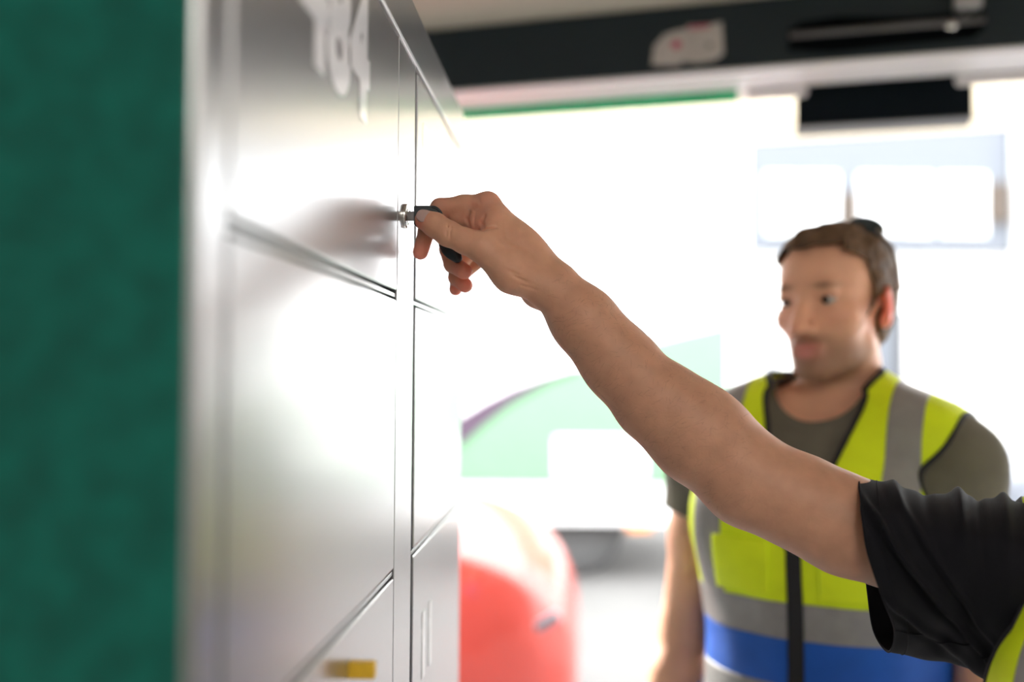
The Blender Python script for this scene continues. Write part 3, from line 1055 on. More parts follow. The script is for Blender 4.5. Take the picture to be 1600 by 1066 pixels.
def car(name, loc, rz, paint, label, scale=1.0, flip=1):
    root = empty(name, loc, rz)
    tag(root, label, 'car')
    st = [(1.97, .52, .50), (1.93, .68, .62), (1.84, .82, .71), (1.68, .93, .78), (1.4, 1.01, .83), (1.0, 1.06, .85), (.78, 1.10, .855), (.2, 1.44, .86),
          (-.3, 1.50, .86), (-1.0, 1.47, .85), (-1.5, 1.32, .83), (-1.78, 1.02, .80), (-1.92, .80, .72), (-1.97, .55, .55)]
    V, rings = [], []
    for x, h, w in st:
        sh = min(h - 0.05, 0.93)
        cab = max(0.0, min(1.0, (h - 1.0) / 0.4))
        wr = w * (0.93 - 0.22 * cab)
        half = [(w * 0.80, .20), (w * .97, .30), (w, .50), (w * .995, sh * 0.8), (w * .955, sh), (wr, h - 0.045), (wr * .72, h), (0, h + 0.012)]
        ring = [(x, -a, b) for a, b in half] + [(x, a, b) for a, b in half[-2::-1]]
        rings.append([len(V) + i for i in range(len(ring))])
        V += ring
    Fc = []
    n = len(rings[0])
    for i in range(len(rings) - 1):
        for j in range(n - 1):
            Fc.append((rings[i][j], rings[i + 1][j], rings[i + 1][j + 1], rings[i][j + 1]))
        Fc.append((rings[i][n - 1], rings[i + 1][n - 1], rings[i + 1][0], rings[i][0]))
    Fc.append(tuple(rings[0]))
    Fc.append(tuple(reversed(rings[-1])))
    V = [Vector(v) * scale for v in V]
    bm = bmesh.new()
    bm.from_mesh(pymesh(V, Fc))
    body = put('body', bm_mesh(bm), M_[paint], root, True)
    md = body.modifiers.new('round', 'SUBSURF')
    md.levels = md.render_levels = 2

    def panel(nm, i0, i1, j, m, shrink=0.86, out=0.012):
        q = [V[rings[i0][j]], V[rings[i1][j]], V[rings[i1][j + 1]], V[rings[i0][j + 1]]]
        c = sum(q, Vector()) / 4
        nn = (q[1] - q[0]).cross(q[3] - q[0]).normalized()
        if nn.dot(c - Vector((c.x * 0.6, 0, 0.7))) < 0:
            nn = -nn
        q = [c + (p - c) * shrink + nn * out for p in q]
        return prism(nm, q, -nn * 0.02, M_[m], root)
    for j in (4, n - 6):
        panel('side_window', 7, 8, j, 'car_glass')
        panel('side_window', 8, 9, j, 'car_glass')
        panel('side_window', 9, 10, j, 'car_glass')
    ws = [V[rings[6][5]], V[rings[7][5]], V[rings[7][n - 6]], V[rings[6][n - 6]]]
    c = sum(ws, Vector()) / 4
    nn = Vector((0.5, 0, 0.86))
    prism('windscreen', [c + (p - c) * 0.9 + nn * 0.02 for p in ws], -nn * 0.02, M_['car_glass'], root)
    for s in (-1, 1):
        for xx in (1.22, -1.22):
            Mw = Matrix.Translation(Vector((xx, s * 0.70, .315)) * scale)
            ty = put('tyre', lathe_mesh([(r * scale, h * scale) for r, h in [(.19, -.1), (.29, -.1), (.315, -.07), (.315, .07), (.29, .1), (.19, .1)]], Mw @ Matrix.Rotation(R(90), 4, 'X') @ Matrix.Translation((0, 0, 0.075 * -s * scale)), 32), M_['tyre'], root, True)
            put('rim', lathe_mesh([(r * scale, h * scale) for r, h in [(.20, .06), (.19, .095), (.16, .075), (.06, .06), (.05, .09), (.01, .095)]], Mw @ Matrix.Rotation(R(90 if s < 0 else -90), 4, 'X') @ Matrix.Translation((0, 0, 0.08 * scale)), 24), M_['rim'], ty, True)
        hs = Solid()
        hs.ell(Vector((1.76, s * 0.60, .64)) * scale, Vector((.14, .10, .062)) * scale, Matrix.Rotation(R(-28 * s), 3, 'Z'))
        Vh, Qh = hs.surface(0.012)
        put('headlight', npmesh(Vh, Qh), M_['headlight'], root, True)
        ts = Solid()
        ts.ell(Vector((-1.84, s * 0.66, .82)) * scale, Vector((.08, .07, .10)) * scale)
        Vh, Qh = ts.surface(0.014)
        put('tail_light', npmesh(Vh, Qh), M_['red_print'], root, True)
    return root, V, rings


CD = 3.75
cw = W(924, 980, CD)
loc = Cr @ Vector((cw.x - 1.97, CD + 0.62, 0))
red, _, _ = car('red_car', (loc.x, loc.y, -0.012), R(3.87 - 4), 'car_red', 'bright red small car with rounded bonnet parked outside beyond the lockers')
b = Cr @ Vector(W(850, 975, CD - 0.02))
mloc = full_matrix(red).inverted() @ Vector(b)
box('side_repeater', (-0.045, -0.012, -0.018), (0.045, 0.03, 0.018), M_['trim'], red, 0.006, M=Matrix.Translation((mloc.x + 0.03, -0.80, mloc.z + 0.085)) @ Matrix.Rotation(R(-32), 4, 'Y'))

CB = 6.4
cb = W(1492, 0, CB)
loc = Cr @ Vector((cb.x + 1.97, CB + 0.8, 0))
car('grey_car', (loc.x, loc.y, -0.012), R(180 + 3.87), 'car_blue', 'pale grey blue car at the right edge behind the man')

# house across the street
HDp = 15.0
house = empty('house', Cr @ Vector((7.0, HDp, 0)), R(3.87))
tag(house, 'white rendered building with a pale blue grey upper band across the street', 'building')


def hb_(name, p0, p1, y0, y1, m, parent=None, bevel=0.0):
    w0, w1 = W(p0[0], p0[1], HDp), W(p1[0], p1[1], HDp)
    return box(name, (min(w0.x, w1.x) - 7.0, y0, min(w0.z, w1.z)), (max(w0.x, w1.x) - 7.0, y1, max(w0.z, w1.z)), M_[m], parent or house, bevel)


box('wall', (-12.0, 0.0, -0.014), (9.0, 6.0, 9.5), M_['render_white'], house)
hb_('upper_band', (1168, 178), (1574, 392), -0.18, 0.01, 'fascia')
for a, b_ in ((1192, 1240), (1246, 1302), (1336, 1395), (1402, 1448), (1462, 1532)):
    wf = hb_('window', (a, 272), (b_, 366), -0.24, -0.175, 'lamp_case', None, 0.01)
    w0, w1 = W(a + 3, 277, HDp), W(b_ - 3, 361, HDp)
    box('blind', (w0.x - 7, -0.26, w1.z), (w1.x - 7, -0.235, w0.z), M_['blind'], wf)
hb_('narrow_shutter', (1306, 300), (1332, 356), -0.26, -0.17, 'shutter_brown')
hb_('narrow_shutter', (1533, 284), (1567, 346), -0.26, -0.17, 'shutter_brown')
hb_('pillar', (1576, 100), (1640, 660), -0.4, 0.01, 'render_white')
hb_('doorway', (1194, 512), (1208, 690), -0.1, 0.02, 'fascia')
hb_('doorway', (1393, 478), (1411, 690), -0.1, 0.02, 'grey_door')
hb_('doorway', (1362, 478), (1392, 690), -0.08, 0.02, 'fascia')


# ---------------------------------------------------------------- clothing cut from the smoothed figure
def local_cloth(S_local, tags, inflate, res, amp=0.0, scale=20.0, seed=0.0):
    V, Q = S_local.only(tags).surface(res, inflate=inflate)
    T = tris_of(Q)
    if amp:
        V = wrinkle(V, normals_of(V, T), amp, scale, seed)
    return V, T


def world_put(name, V, T, Mx, material, parent, t=0.0025):
    Mn = np.array(Mx)
    Vw = V @ Mn[:3, :3].T + Mn[:3, 3]
    o = put(name, npmesh(Vw, T), material, parent, True, True)
    if t:
        thick(o, t, 1.0)
    return o


def split(V, T, gf):
    g = gf(V)
    return clip(V, T, g), clip(V, T, -g)


def make_vest(parent, S_local, Mx, res=0.0055, lower='vest_blue', amp=0.006, arm_c=(-0.005, 1.365), arm_r=(0.090, 0.125), seed=1.0, zip_m='vest_black', strip_x=0.132):
    V, T = local_cloth(S_local, ('torso',), 0.027, res, amp, 16, seed)

    def g_arm(p):
        q = np.sqrt(((p[:, 1] - arm_c[0]) / arm_r[0]) ** 2 + ((p[:, 2] - arm_c[1]) / arm_r[1]) ** 2) - 1
        return np.maximum(q * 0.09, 0.128 - np.abs(p[:, 0]))

    def g_neck(p):
        v = np.abs(p[:, 0]) - (p[:, 2] - 1.29) * 0.32
        back = np.sqrt(p[:, 0] ** 2 + (p[:, 2] - 1.57) ** 2) - 0.095
        w = 1 / (1 + np.exp(-(p[:, 1] - 0.0) / 0.006))
        top = np.sqrt(p[:, 0] ** 2 + (p[:, 1] + 0.02) ** 2) - 0.080
        return np.where(p[:, 2] > 1.50, np.minimum(top, v * w + (1 - w)), np.where(p[:, 1] > 0.0, v, back))
    V, T = clip(V, T, g_arm(V))
    V, T = clip(V, T, g_neck(V))
    V, T = clip(V, T, V[:, 2] - 0.905)
    root = None
    # zipper, then bindings, then bands
    zp, rest = split(V, T, lambda p: np.where(p[:, 1] > 0, 0.0105 - np.abs(p[:, 0]), -1.0))
    bind, rest = split(*rest, lambda p: np.maximum(0.007 - g_neck(p) * 0.93, 0.003 - g_arm(p)))
    upper, below = split(*rest, lambda p: p[:, 2] - 1.228)
    strip, yellow = split(*upper, lambda p: 0.023 - np.abs(np.abs(p[:, 0]) - strip_x))
    band1, below = split(*below, lambda p: p[:, 2] - 1.176)
    blue1, below = split(*below, lambda p: p[:, 2] - 1.110)
    band2, blue2 = split(*below, lambda p: p[:, 2] - 1.058)
    vest = world_put('vest', *yellow, Mx, M_['hivis'], parent)
    vest['label'] = 'fluorescent yellow safety vest'
    world_put('binding', *bind, Mx, M_['vest_black'], vest, 0.004)
    world_put('zip', *zp, Mx, M_[zip_m], vest, 0.005)
    world_put('reflective_stripe', *strip, Mx, M_['reflective'], vest, 0.0032)
    world_put('reflective_band', *band1, Mx, M_['reflective'], vest, 0.0032)
    world_put('reflective_band', *band2, Mx, M_['reflective'], vest, 0.0032)
    world_put('lower_panel', *blue1, Mx, M_[lower], vest)
    world_put('lower_panel', *blue2, Mx, M_[lower], vest)
    return vest


def shirt_piece(parent, S_local, Mx, tags, inflate, mname, arms, neck_c, neck_r, res=0.006, zmin=0.86, amp=0.004, seed=2.0, name='shirt'):
    V, T = local_cloth(S_local, tags, inflate, res, amp, 22, seed)
    for sh, el, ln in arms:
        sh, d = np.array(sh), np.array((Vector(el) - Vector(sh)).normalized())
        rel = V - sh
        al = rel @ d
        rad = np.linalg.norm(rel - al[:, None] * d, axis=1)
        V, T = clip(V, T, np.where(rad < 0.10, ln - al, 1.0))
    V, T = clip(V, T, np.linalg.norm((V - np.array(neck_c)) / np.array(neck_r), axis=1) - 1)
    V, T = clip(V, T, V[:, 2] - zmin)
    return world_put(name, V, T, Mx, M_[mname], parent, 0.002)


# ---------------------------------------------------------------- the man in the vest
fwd_b = 152
Mb = Matrix.Rotation(R(fwd_b), 4, 'Z')
nb = P(1293, 628, 1.55)
base_b = nb - Mb @ Vector((0, -0.035, 0))
Mb = Matrix.Translation((base_b.x, base_b.y, 0.0)) @ Mb
hc_b = P(1303, 470, 1.525)
Hb = Matrix.Translation(hc_b) @ Matrix.Rotation(R(138), 4, 'Z') @ Matrix.Rotation(R(-2), 4, 'X') @ Matrix.Rotation(R(1.5), 4, 'Y')
Sb = Solid()
add_torso(Sb)
add_legs(Sb)
ARM_B = {'right': ((0.178, -0.012, 1.412), (0.232, -0.03, 1.125), (0.245, 0.075, 0.885)),
         'left': ((-0.178, -0.012, 1.412), (-0.225, -0.035, 1.125), (-0.20, 0.09, 0.92))}
add_arm(Sb, *ARM_B['right'], 'right', (0.02, 0.28, -0.95), (-1, 0.1, 0))
add_arm(Sb, *ARM_B['left'], 'left', (0.1, 0.35, -0.9), (1, 0.1, 0))
Sw = Sb.place(Mb)
add_head(Sw, Hb)
V, Q, me = build_person('person', Sw, 0.0042, None, None, None)
C = face_tint(V, Hb.inverted(), beard=0.9)
base = Vector((base_b.x, base_b.y, 0))
me.transform(Matrix.Translation(-base))
tint(me, C * np.array((1.36, 1.32, 1.30)))
man = put('person', me, M_['skin_face'], None, True)
man.location = base
tag(man, 'bearded man in a yellow and blue safety vest watching the key being turned', 'person')
add_hair(man, Hb, M_['hair'])
add_eyes(man, Hb, (0.05, 1, -0.02))
add_trousers(man, Sw, Mb)
add_shoes(man, Mb)
sh = shirt_piece(man, Sb, Mb, ('torso', 'left_upper', 'right_upper'), 0.013, 'olive_shirt',
                 [ARM_B['right'][:2] + (0.09,), ARM_B['left'][:2] + (0.20,)], (0, 0.005, 1.545), (0.070, 0.085, 0.080))
sh['label'] = 'olive grey crew neck shirt'
vest_b = make_vest(man, Sb, Mb)
# chest pocket with a flap on the man's left
Vp, Tp = local_cloth(Sb, ('torso',), 0.030, 0.006)
for nm, x0, x1, z0, z1, t in (('pocket', -0.125, -0.035, 1.236, 1.315, 0.003), ('pocket_flap', -0.128, -0.032, 1.300, 1.330, 0.006), ('pocket', 0.035, 0.12, 1.236, 1.315, 0.003)):
    g = np.minimum(np.minimum(Vp[:, 0] - x0, x1 - Vp[:, 0]), np.minimum(np.minimum(Vp[:, 2] - z0, z1 - Vp[:, 2]), Vp[:, 1]))
    world_put(nm, *clip(Vp, Tp, g), Mb, M_['hivis'], vest_b, t)

# sunglasses pushed up into the hair
gl = empty('sunglasses', Hb @ Vector((0, -0.01, 0.128)))
tag(gl, 'dark sunglasses pushed up on top of the bearded man\'s hair', 'sunglasses')
for s in (-1, 1):
    ls = Solid()
    rot = Matrix.Rotation(R(s * 30), 3, 'Y') @ Matrix.Rotation(R(52), 3, 'X')
    ls.ell((s * 0.044, -0.026, 0.109), (0.029, 0.0045, 0.024), rot, 0.002)
    Vl, Ql = ls.surface(0.0015)
    Hn = np.array(Hb)
    put('lens', npmesh(Vl @ Hn[:3, :3].T + Hn[:3, 3], Ql), M_['lens'], gl, True, True)
    put('temple_arm', tube_mesh([Hb @ Vector(p) for p in ((s * 0.062, -0.024, 0.104), (s * 0.082, -0.026, 0.075), (s * 0.0905, -0.024, 0.045), (s * 0.088, -0.034, 0.012))], [0.0035, 0.0035, 0.003, 0.003], 8),
        M_['temple'], gl, True, True)
put('bridge', tube_mesh([Hb @ Vector(p) for p in ((-0.017, -0.014, 0.119), (0, -0.012, 0.121), (0.017, -0.014, 0.119))], 0.003, 8), M_['lens'], gl, True, True)

# ---------------------------------------------------------------- the person turning the key
DZ = DK - 0.993


def H_(px, py, d):
    return P(px, py, d + DZ)


arm = Solid()
pxl = 1 / F_PX
fore = [((874, 457), .0200, .990), ((912, 502), .0262, .986), ((965, 566), .0322, .982), ((1022, 625), .0380, .977), ((1087, 683), .0425, .972), ((1165, 747), .0422, .966)]
uppr = [((1165, 747), .0422, .966), ((1250, 785), .0442, .957), ((1320, 820), .0465, .950), ((1420, 855), .049, .943), ((1625, 908), .054, .930)]
arm.chain([H_(*c, d) for c, r, d in fore], [r * d / 1.0 for c, r, d in fore], 0.02, 'fore')
# wrist and forearm are broader than thick
for off in (-0.011, 0.011):
    arm.chain([H_(868, 450, .990 + off), H_(912, 500, .986 + off * 0.8), H_(975, 572, .981 + off * 0.4)], [.0182, .0225, .027], 0.02, 'fore')
arm.ell(H_(1105, 672, .972), (0.062, 0.034, 0.034), Matrix.Rotation(R(38), 3, 'Y'), 0.03, 'fore')      # brachioradialis
arm.ell(H_(1180, 762, .968), (0.030, 0.032, 0.030), None, 0.03, 'fore')
arm.chain([H_(*c, d) for c, r, d in uppr[:4]], [r * d for c, r, d in uppr[:4]], 0.02, 'upper')
# palm
mcp = {'index': ((762, 320), 1.000, .0124), 'middle': ((770, 329), 1.021, .0124), 'ring': ((780, 343), 1.041, .0118), 'little': ((790, 360), 1.058, .0108)}
wr_z = {'index': .982, 'middle': .990, 'ring': .998, 'little': 1.004}
for n_, (c, d, r) in mcp.items():
    arm.cone(H_(864, 446, wr_z[n_]), H_(*c, d), .0185, r, 0.012, 'palm')
arm.ell(H_(812, 396, .995), (0.030, 0.022, 0.022), Matrix.Rotation(R(45), 3, 'Y'), 0.018, 'palm')
arm.cone(H_(852, 452, .976), H_(800, 427, .970), .0165, .0178, 0.012, 'palm')           # thenar
arm.cone(H_(800, 427, .970), H_(752, 386, .966), .0178, .0145, 0.012, 'palm')
arm.cone(H_(768, 372, .976), H_(772, 346, .990), .0115, .0120, 0.010, 'palm')           # web
arm.cone(H_(838, 456, 1.01), H_(800, 410, 1.03), .016, .013, 0.014, 'palm')             # heel of the hand on the far side
# thumb
arm.chain([H_(752, 386, .966), H_(727, 377, .968), H_(700, 365, .972), H_(680, 352, .9765), H_(664, 344, .980)], [.0142, .0122, .0122, .0118, .0102], 0.005, 'thumb')
# index finger: flat over the key head, then down behind it
arm.chain([H_(762, 320, 1.000), H_(725, 322, 1.007), H_(688, 325, 1.0115)], [.0122, .0104, .0098], 0.006, 'index')
arm.chain([H_(687, 325, 1.0115), H_(667, 360, 1.0085)], [.0096, .0086], 0.003, 'index')
arm.chain([H_(667, 360, 1.0085), H_(657, 394, 1.004)], [.0086, .0078], 0.003, 'index')
# the other three curl back towards the palm
arm.chain([H_(770, 329, 1.021), H_(738, 356, 1.032), H_(701, 390, 1.038)], [.0118, .0102, .0098], 0.004, 'middle')
arm.chain([H_(701, 390, 1.038), H_(707, 413, 1.022), H_(725, 424, 1.007)], [.0098, .0090, .0082], 0.002, 'middle')
arm.chain([H_(780, 343, 1.041), H_(745, 380, 1.052), H_(714, 414, 1.056)], [.0112, .0098, .0092], 0.004, 'ring')
arm.chain([H_(714, 414, 1.056), H_(713, 434, 1.040), H_(727, 446, 1.026)], [.0092, .0084, .0078], 0.002, 'ring')
arm.chain([H_(790, 360, 1.058), H_(755, 400, 1.068), H_(722, 428, 1.070)], [.0100, .0088, .0082], 0.004, 'little')
arm.chain([H_(722, 428, 1.070), H_(714, 441, 1.058), H_(712, 452, 1.046)], [.0082, .0074, .0068], 0.002, 'little')
# creases: in the hollow of the web, thumb joint, under the thenar
arm.cone(H_(768, 344, 1.000), H_(716, 341, 1.0105), .0125, .0095, 0.006, 'index')
arm.cone(H_(772, 345, .992), H_(748, 352, .996), .0125, .0105, 0.008, 'palm')


def front_depth(px, py):
    """how far along the view the skin starts at this spot"""
    for d in np.arange(0.94, 1.03, 0.0012):
        p = H_(px, py, d)
        if arm.field((np.array([p.x - 1, p.x, p.x + 1]), np.array([p.y - 1, p.y, p.y + 1]), np.array([p.z - 1, p.z, p.z + 1])))[1, 1, 1] < 0:
            return d
    return None


for (xa_, ya_), (xb_, yb_), rad_ in (((733, 331), (729, 341), .0020), ((729, 341), (733, 353), .0020), ((758, 337), (752, 348), .0020), ((752, 348), (756, 360), .0020), ((756, 360), (776, 355), .0015),
                                     ((742, 336), (741, 350), .0007), ((796, 424), (812, 430), .0007), ((804, 432), (822, 440), .0007), ((816, 446), (834, 452), .0007),
                                     ((700, 352), (698, 368), .0006), ((705, 356), (703, 371), .0006), ((748, 310), (751, 318), .0005)):
    da_, db_ = front_depth(xa_, ya_), front_depth(xb_, yb_)
    if da_ is None or db_ is None:
        continue
    A_, B_ = H_(xa_, ya_, da_), H_(xb_, yb_, db_)
    rot_ = (B_ - A_).to_track_quat('Z', 'Y').to_matrix()
    arm.cut((A_ + B_) / 2, (rad_, rad_, (B_ - A_).length * 0.62), rot_, 0.0022, 'palm')

lo, hi = arm.bounds(0.006)


def graded(l, h, mid, fine, coarse):
    a = np.arange(l, mid, fine)
    b_ = np.arange(mid, h, coarse)
    return np.concatenate([a, b_])


xm = H_(905, 500, .99).x
zm = H_(905, 505, .99).z
ax_x = graded(lo[0], hi[0], xm, 0.00115, 0.0021)
ax_y = np.arange(lo[1], hi[1], 0.0013)
ax_z = np.concatenate([np.arange(lo[2], zm, 0.0021), np.arange(zm, hi[2], 0.00115)])
Va, Qa = surface_nets(arm.field((ax_x, ax_y, ax_z)), (ax_x, ax_y, ax_z), 3)

S_sh = H_(1625, 908, .930)
sA = S_sh.z / 1.412
Ma = Matrix.Rotation(R(117), 4, 'Z')
off = Ma @ Vector((0.182 * sA, 0.015 * sA, 0))
base_a = Vector((S_sh.x - off.x, S_sh.y - off.y, 0))
Ma = Matrix.Translation(base_a) @ Ma @ Matrix.Scale(sA, 4)
Sa = Solid()
add_torso(Sa)
add_legs(Sa)
LARM = ((-0.178, -0.012, 1.412), (-0.235, -0.03, 1.125), (-0.24, 0.075, 0.885))
add_arm(Sa, *LARM, 'left', (0.0, 0.28, -0.95), (1, 0.1, 0))
RSH, REL = (0.182, 0.015, 1.412), tuple(Ma.inverted() @ H_(1380, 842, .946))
Sa.ell(RSH, (0.062, 0.062, 0.062), k=0.04, tag='right_upper')
Sa.chain([RSH, REL], [0.055, 0.048], 0.03, 'right_upper')
Saw = Sa.place(Ma)
Ha = Ma @ Matrix.Translation((0, 0.045, 1.655))
add_head(Saw, Ha)
V, Q, me = build_person('person', Saw, 0.006, None, None, None, extra=[(Va, Qa)])
C = face_tint(V, Ha.inverted(), beard=0.4)
nlow = len(V) - len(Va)


def redden(c, r, w, col=(0.62, 0.20, 0.15)):
    global C
    k = (w * blob(V[nlow:], c, r))[:, None].clip(0, 1)
    C[nlow:] = C[nlow:] * (1 - k) + np.array(col) * k


for c, d, r in (((657, 396), 1.004, .018), ((728, 426), 1.005, .014), ((729, 450), 1.024, .014), ((712, 453), 1.046, .013), ((702, 392), 1.036, .012), ((656, 350), .976, .010)):
    redden(H_(*c, d), r, 0.85, (0.82, 0.28, 0.21))  # skin redness, plus light shining through the fingertips put into the colour
for c, d, r in (((690, 320), 1.01, .020), ((762, 312), .996, .016), ((745, 352), .985, .020)):
    redden(H_(*c, d), r, 0.35)
# the hand is paler than the forearm
hx0 = H_(850, 445, .985).x
hw_ = 1 / (1 + np.exp((V[nlow:, 0] - hx0 - 0.02) / 0.02))
C[nlow:] *= (1.0 + 0.17 * hw_)[:, None]
me.transform(Matrix.Translation(-base_a))
tint(me, C * np.array((0.90, 0.86, 0.84)))
worker = put('person', me, M_['skin'], None, True)
worker.location = base_a
tag(worker, 'person in a black t-shirt reaching out a bare arm to turn the locker key', 'person')
add_hair(worker, Ha, M_['hair_dark'], seed=9.0)
add_eyes(worker, Ha)
add_trousers(worker, Saw, Ma)
add_shoes(worker, Ma)

# thumb nail: a curved plate lying on the thumb
fa = arm
Tn = (H_(664, 344, .980) - H_(700, 365, .972)).normalized()
view = (EYE - H_(664, 344, .98)).normalized()
up_n = (view * 0.92 + Vector((0.0, 0, 1)) * 0.36)
up_n = (up_n - Tn * up_n.dot(Tn)).normalized()
sd_n = Tn.cross(up_n)
nc = H_(665, 344.5, .980)
NV, NF, gr = [], [], 13
for i in range(gr):
    for j in range(gr):
        u, v = i / (gr - 1) * 2 - 1, j / (gr - 1) * 2 - 1
        # rounded outline
        uu = u * math.sqrt(1 - 0.42 * v * v)
        vv = v * math.sqrt(1 - 0.42 * u * u)
        ang = vv * 0.72
        p = nc + Tn * (0.0012 + uu * 0.0066) + (up_n * math.cos(ang) + sd_n * math.sin(ang)) * (0.01085 - 0.0006 * max(0, u) - 0.0006 * u)
        NV.append(p)
for i in range(gr - 1):
    for j in range(gr - 1):
        a = i * gr + j
        NF.append((a, a + gr, a + gr + 1, a + 1))
bm = bmesh.new()
bm.from_mesh(pymesh(NV, NF))
nail = put('thumbnail', bm_mesh(bm), M_['nail'], worker, True, True)
thick(nail, 0.0005, 0.0)
nail['label'] = 'pinkish thumbnail'

# fine hairs along the forearm
hr = random.Random(3)
ctr = [np.array(H_(*c, d)) for c, r, d in fore]
cand = [i for i in range(0, len(Va), 5)]
Na = normals_of(Va, tris_of(Qa))
HV, HF = [], []
for i in hr.sample(cand, min(len(cand), 20000)):
    p = Va[i]
    d_ = [np.linalg.norm(p - c) for c in ctr]
    k = int(np.argmin(d_))
    if k == 0 and hr.random() < 0.7 or p[0] < ctr[0][0] - 0.005 or p[0] > ctr[5][0]:
        continue
    n_ = Vector(Na[i])
    if n_.z < -0.55 or hr.random() > 0.30:
        continue
    k2 = min(k, 4)
    axis = Vector(ctr[k2] - ctr[k2 + 1]).normalized()      # towards the hand
    t_ = (axis * 0.5 + Vector((0, 0, -0.6)) + Vector((hr.uniform(-.4, .4), hr.uniform(-.4, .4), hr.uniform(-.4, .4))))
    t_ = (t_ - n_ * t_.dot(n_)).normalized()
    L_ = hr.uniform(0.005, 0.010)
    s_ = t_.cross(n_) * 0.00005
    p = Vector(p)
    b0 = len(HV)
    m1 = p + t_ * L_ * 0.5 + n_ * L_ * 0.16
    e1 = p + t_ * L_ + n_ * L_ * 0.18
    HV += [p - s_, p + s_, m1 - s_, m1 + s_, e1]
    HF += [(b0, b0 + 1, b0 + 3, b0 + 2), (b0 + 2, b0 + 3, b0 + 4)]
ah = put('arm_hair', pymesh(HV, HF), M_['arm_hair'], worker, False, True)
ah['kind'] = 'stuff'

# shirt: body from the figure, the right sleeve modelled on its own with its folds
shA = shirt_piece(worker, Sa, Ma, ('torso', 'left_upper'), 0.014, 'black_shirt', [LARM[:2] + (0.22,)], (0, 0.005, 1.545), (0.078, 0.085, 0.085), res=0.006)
shA['label'] = 'black cotton t-shirt'
hem = [((1340, 737), .950), ((1345, 786), .890), ((1354, 855), .881), ((1378, 930), .893), ((1397, 984), .923), ((1388, 1019), .955),
       ((1365, 987), .985), ((1355, 925), 1.000), ((1348, 850), 1.014), ((1341, 774), 1.002)]
rings_px = []
for (tx, ty), (bx, by), dd, squash in (((1340, 745), (1388, 1019), 0.0, 1.0), ((1372, 752), (1412, 1024), -.002, 1.0), ((1410, 762), (1445, 1031), -.004, 1.03), ((1450, 770), (1480, 1036), -.007, 1.06),
                               ((1490, 773), (1512, 1046), -.010, 1.10), ((1530, 777), (1545, 1066), -.014, 1.14), ((1570, 782), (1585, 1090), -.018, 1.2),
                               ((1620, 790), (1630, 1115), -.022, 1.25), ((1670, 800), (1690, 1130), -.026, 1.25)):
    ring = []
    for (hx_, hy_), hd in hem:
        t_ = (hy_ - 737) / (1019 - 737)
        lx_ = 1340 + (1388 - 1340) * t_
        px_ = tx + (bx - tx) * t_ + (hx_ - lx_) * (1.0 if tx < 1345 else 0.9)
        py_ = ty + (by - ty) * t_
        ring.append(H_(px_, py_, .950 + (hd - .950) * squash + dd))
    rings_px.append(ring)


def catmull(p0, p1, p2, p3, t):
    return 0.5 * ((2 * p1) + (p2 - p0) * t + (2 * p0 - 5 * p1 + 4 * p2 - p3) * t * t + (3 * p1 - p0 - 3 * p2 + p3) * t ** 3)


NU, NW = 120, 160
n_r, n_c = len(rings_px), len(hem)
G = np.zeros((NU, NW, 3))
colsd = [[None] * NW for _ in range(n_r)]
for i in range(n_r):
    for j in range(NW):
        f = j / NW * n_c
        k = int(f)
        t_ = f - k
        colsd[i][j] = catmull(rings_px[i][(k - 1) % n_c], rings_px[i][k % n_c], rings_px[i][(k + 1) % n_c], rings_px[i][(k + 2) % n_c], t_)
for a in range(NU):
    f = a / (NU - 1) * (n_r - 1)
    k = min(int(f), n_r - 2)
    t_ = f - k
    for j in range(NW):
        G[a, j] = catmull(colsd[max(k - 1, 0)][j], colsd[k][j], colsd[k + 1][j], colsd[min(k + 2, n_r - 1)][j], t_)
# outward normals of the grid and the folds
du = np.gradient(G, axis=0)
dv = (np.roll(G, -1, 1) - np.roll(G, 1, 1)) / 2
Nn = np.cross(du, dv)
Nn /= np.linalg.norm(Nn, axis=2)[:, :, None] + 1e-9
cen = G.mean(1, keepdims=True)
if ((G - cen) * Nn).sum() < 0:
    Nn = -Nn
uu = np.linspace(0, 1, NU)[:, None]
ww = np.linspace(0, 1, NW, endpoint=False)[None, :]      # 0 top, .25 near side, .5 bottom, .75 far side


def ridge(x, width):
    return np.exp(-(x / width) ** 2)


disp = np.zeros((NU, NW))
free = np.clip(uu / 0.12, 0, 1)
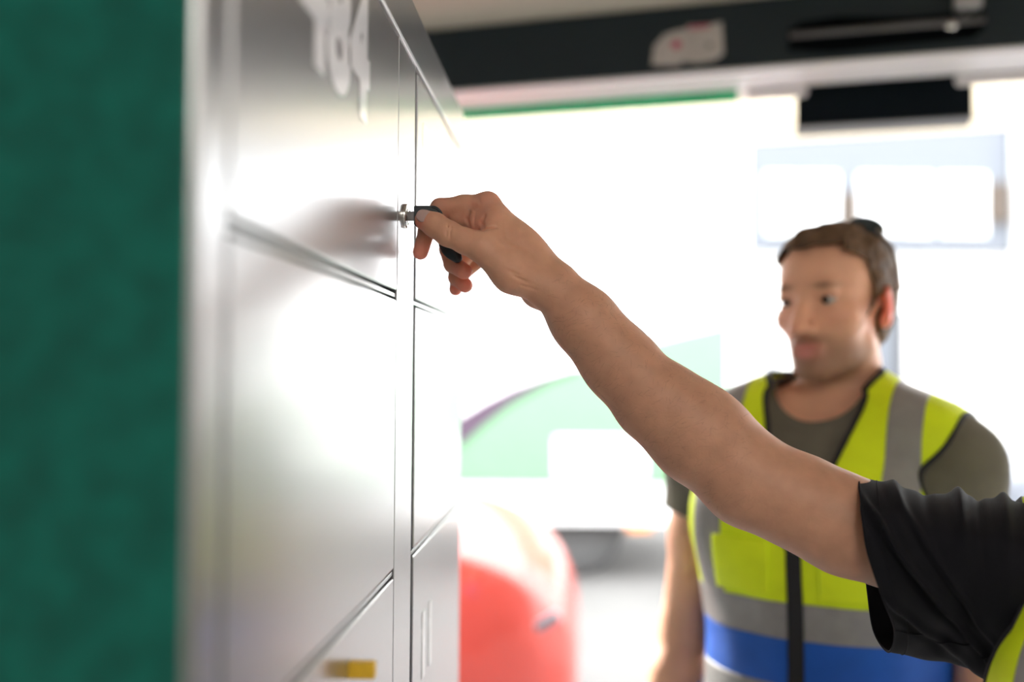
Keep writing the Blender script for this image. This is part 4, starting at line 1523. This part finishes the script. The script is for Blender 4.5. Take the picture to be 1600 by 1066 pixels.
# drag lines on the near side: from the top of the hem down to the armpit
for u0, u1, w0, w1, amp, wd in ((0.02, 0.62, 0.08, 0.44, 0.0050, 0.020), (0.10, 0.66, 0.12, 0.46, 0.0040, 0.014), (0.22, 0.72, 0.06, 0.42, 0.0030, 0.020), (0.02, 0.50, 0.30, 0.47, 0.0045, 0.018)):
    wl = w0 + (w1 - w0) * ((uu - u0) / (u1 - u0))
    inside = 1 / (1 + np.exp(-(uu - u0) / 0.03)) * 1 / (1 + np.exp((uu - u1) / 0.05))
    disp += amp * inside * (ridge(ww - wl, wd) - 0.7 * ridge(ww - wl - wd * 1.8, wd))
# bunches on top of the shoulder
for u0, amp, wd, sl in ((0.20, 0.0055, 0.035, 0.5), (0.36, -0.003, 0.03, 0.4), (0.52, 0.008, 0.035, 0.35), (0.62, -0.004, 0.022, 0.3), (0.74, 0.008, 0.03, 0.3), (0.86, 0.006, 0.03, 0.3)):
    wwr = np.where(ww > 0.5, ww - 1, ww)
    disp += amp * ridge(uu - u0 - sl * np.abs(wwr) * 0.6, wd) * ridge(wwr, 0.12)
disp += 0.0012 * np.sin(ww * 40 + uu * 25) * free * ridge(ww - 0.3, 0.2)
disp *= np.clip(uu / 0.05, 0.1, 1)
G2 = G + Nn * disp[:, :, None]
VV = G2.reshape(-1, 3)
FF = []
for a in range(NU - 1):
    for j in range(NW):
        j2 = (j + 1) % NW
        FF.append((a * NW + j, a * NW + j2, (a + 1) * NW + j2, (a + 1) * NW + j))
bm = bmesh.new()
bm.from_mesh(pymesh(VV, FF))
sl_ = put('sleeve', bm_mesh(bm), M_['black_shirt'], shA, True, True)
thick(sl_, 0.0016, -1.0)
put('hem', tube_mesh([Vector(G2[1, j % NW]) for j in range(NW + 1)], 0.0010, 6), M_['black_shirt'], sl_, True, True)
put('hem_seam', tube_mesh([Vector(G2[14, j % NW] + Nn[14, j % NW] * 0.0002) for j in range(NW + 1)], 0.0005, 5), M_['black_shirt'], sl_, True, True)
js = int(0.40 * NW)
put('seam', tube_mesh([Vector(G2[a, js] + Nn[a, js] * 0.0003) for a in range(2, 70)], 0.0007, 5), M_['black_shirt'], sl_, True, True)
vest_a = make_vest(worker, Sa, Ma, res=0.005, amp=0.003, seed=4.0, arm_c=(0.02, 1.345), arm_r=(0.098, 0.14), strip_x=0.080)
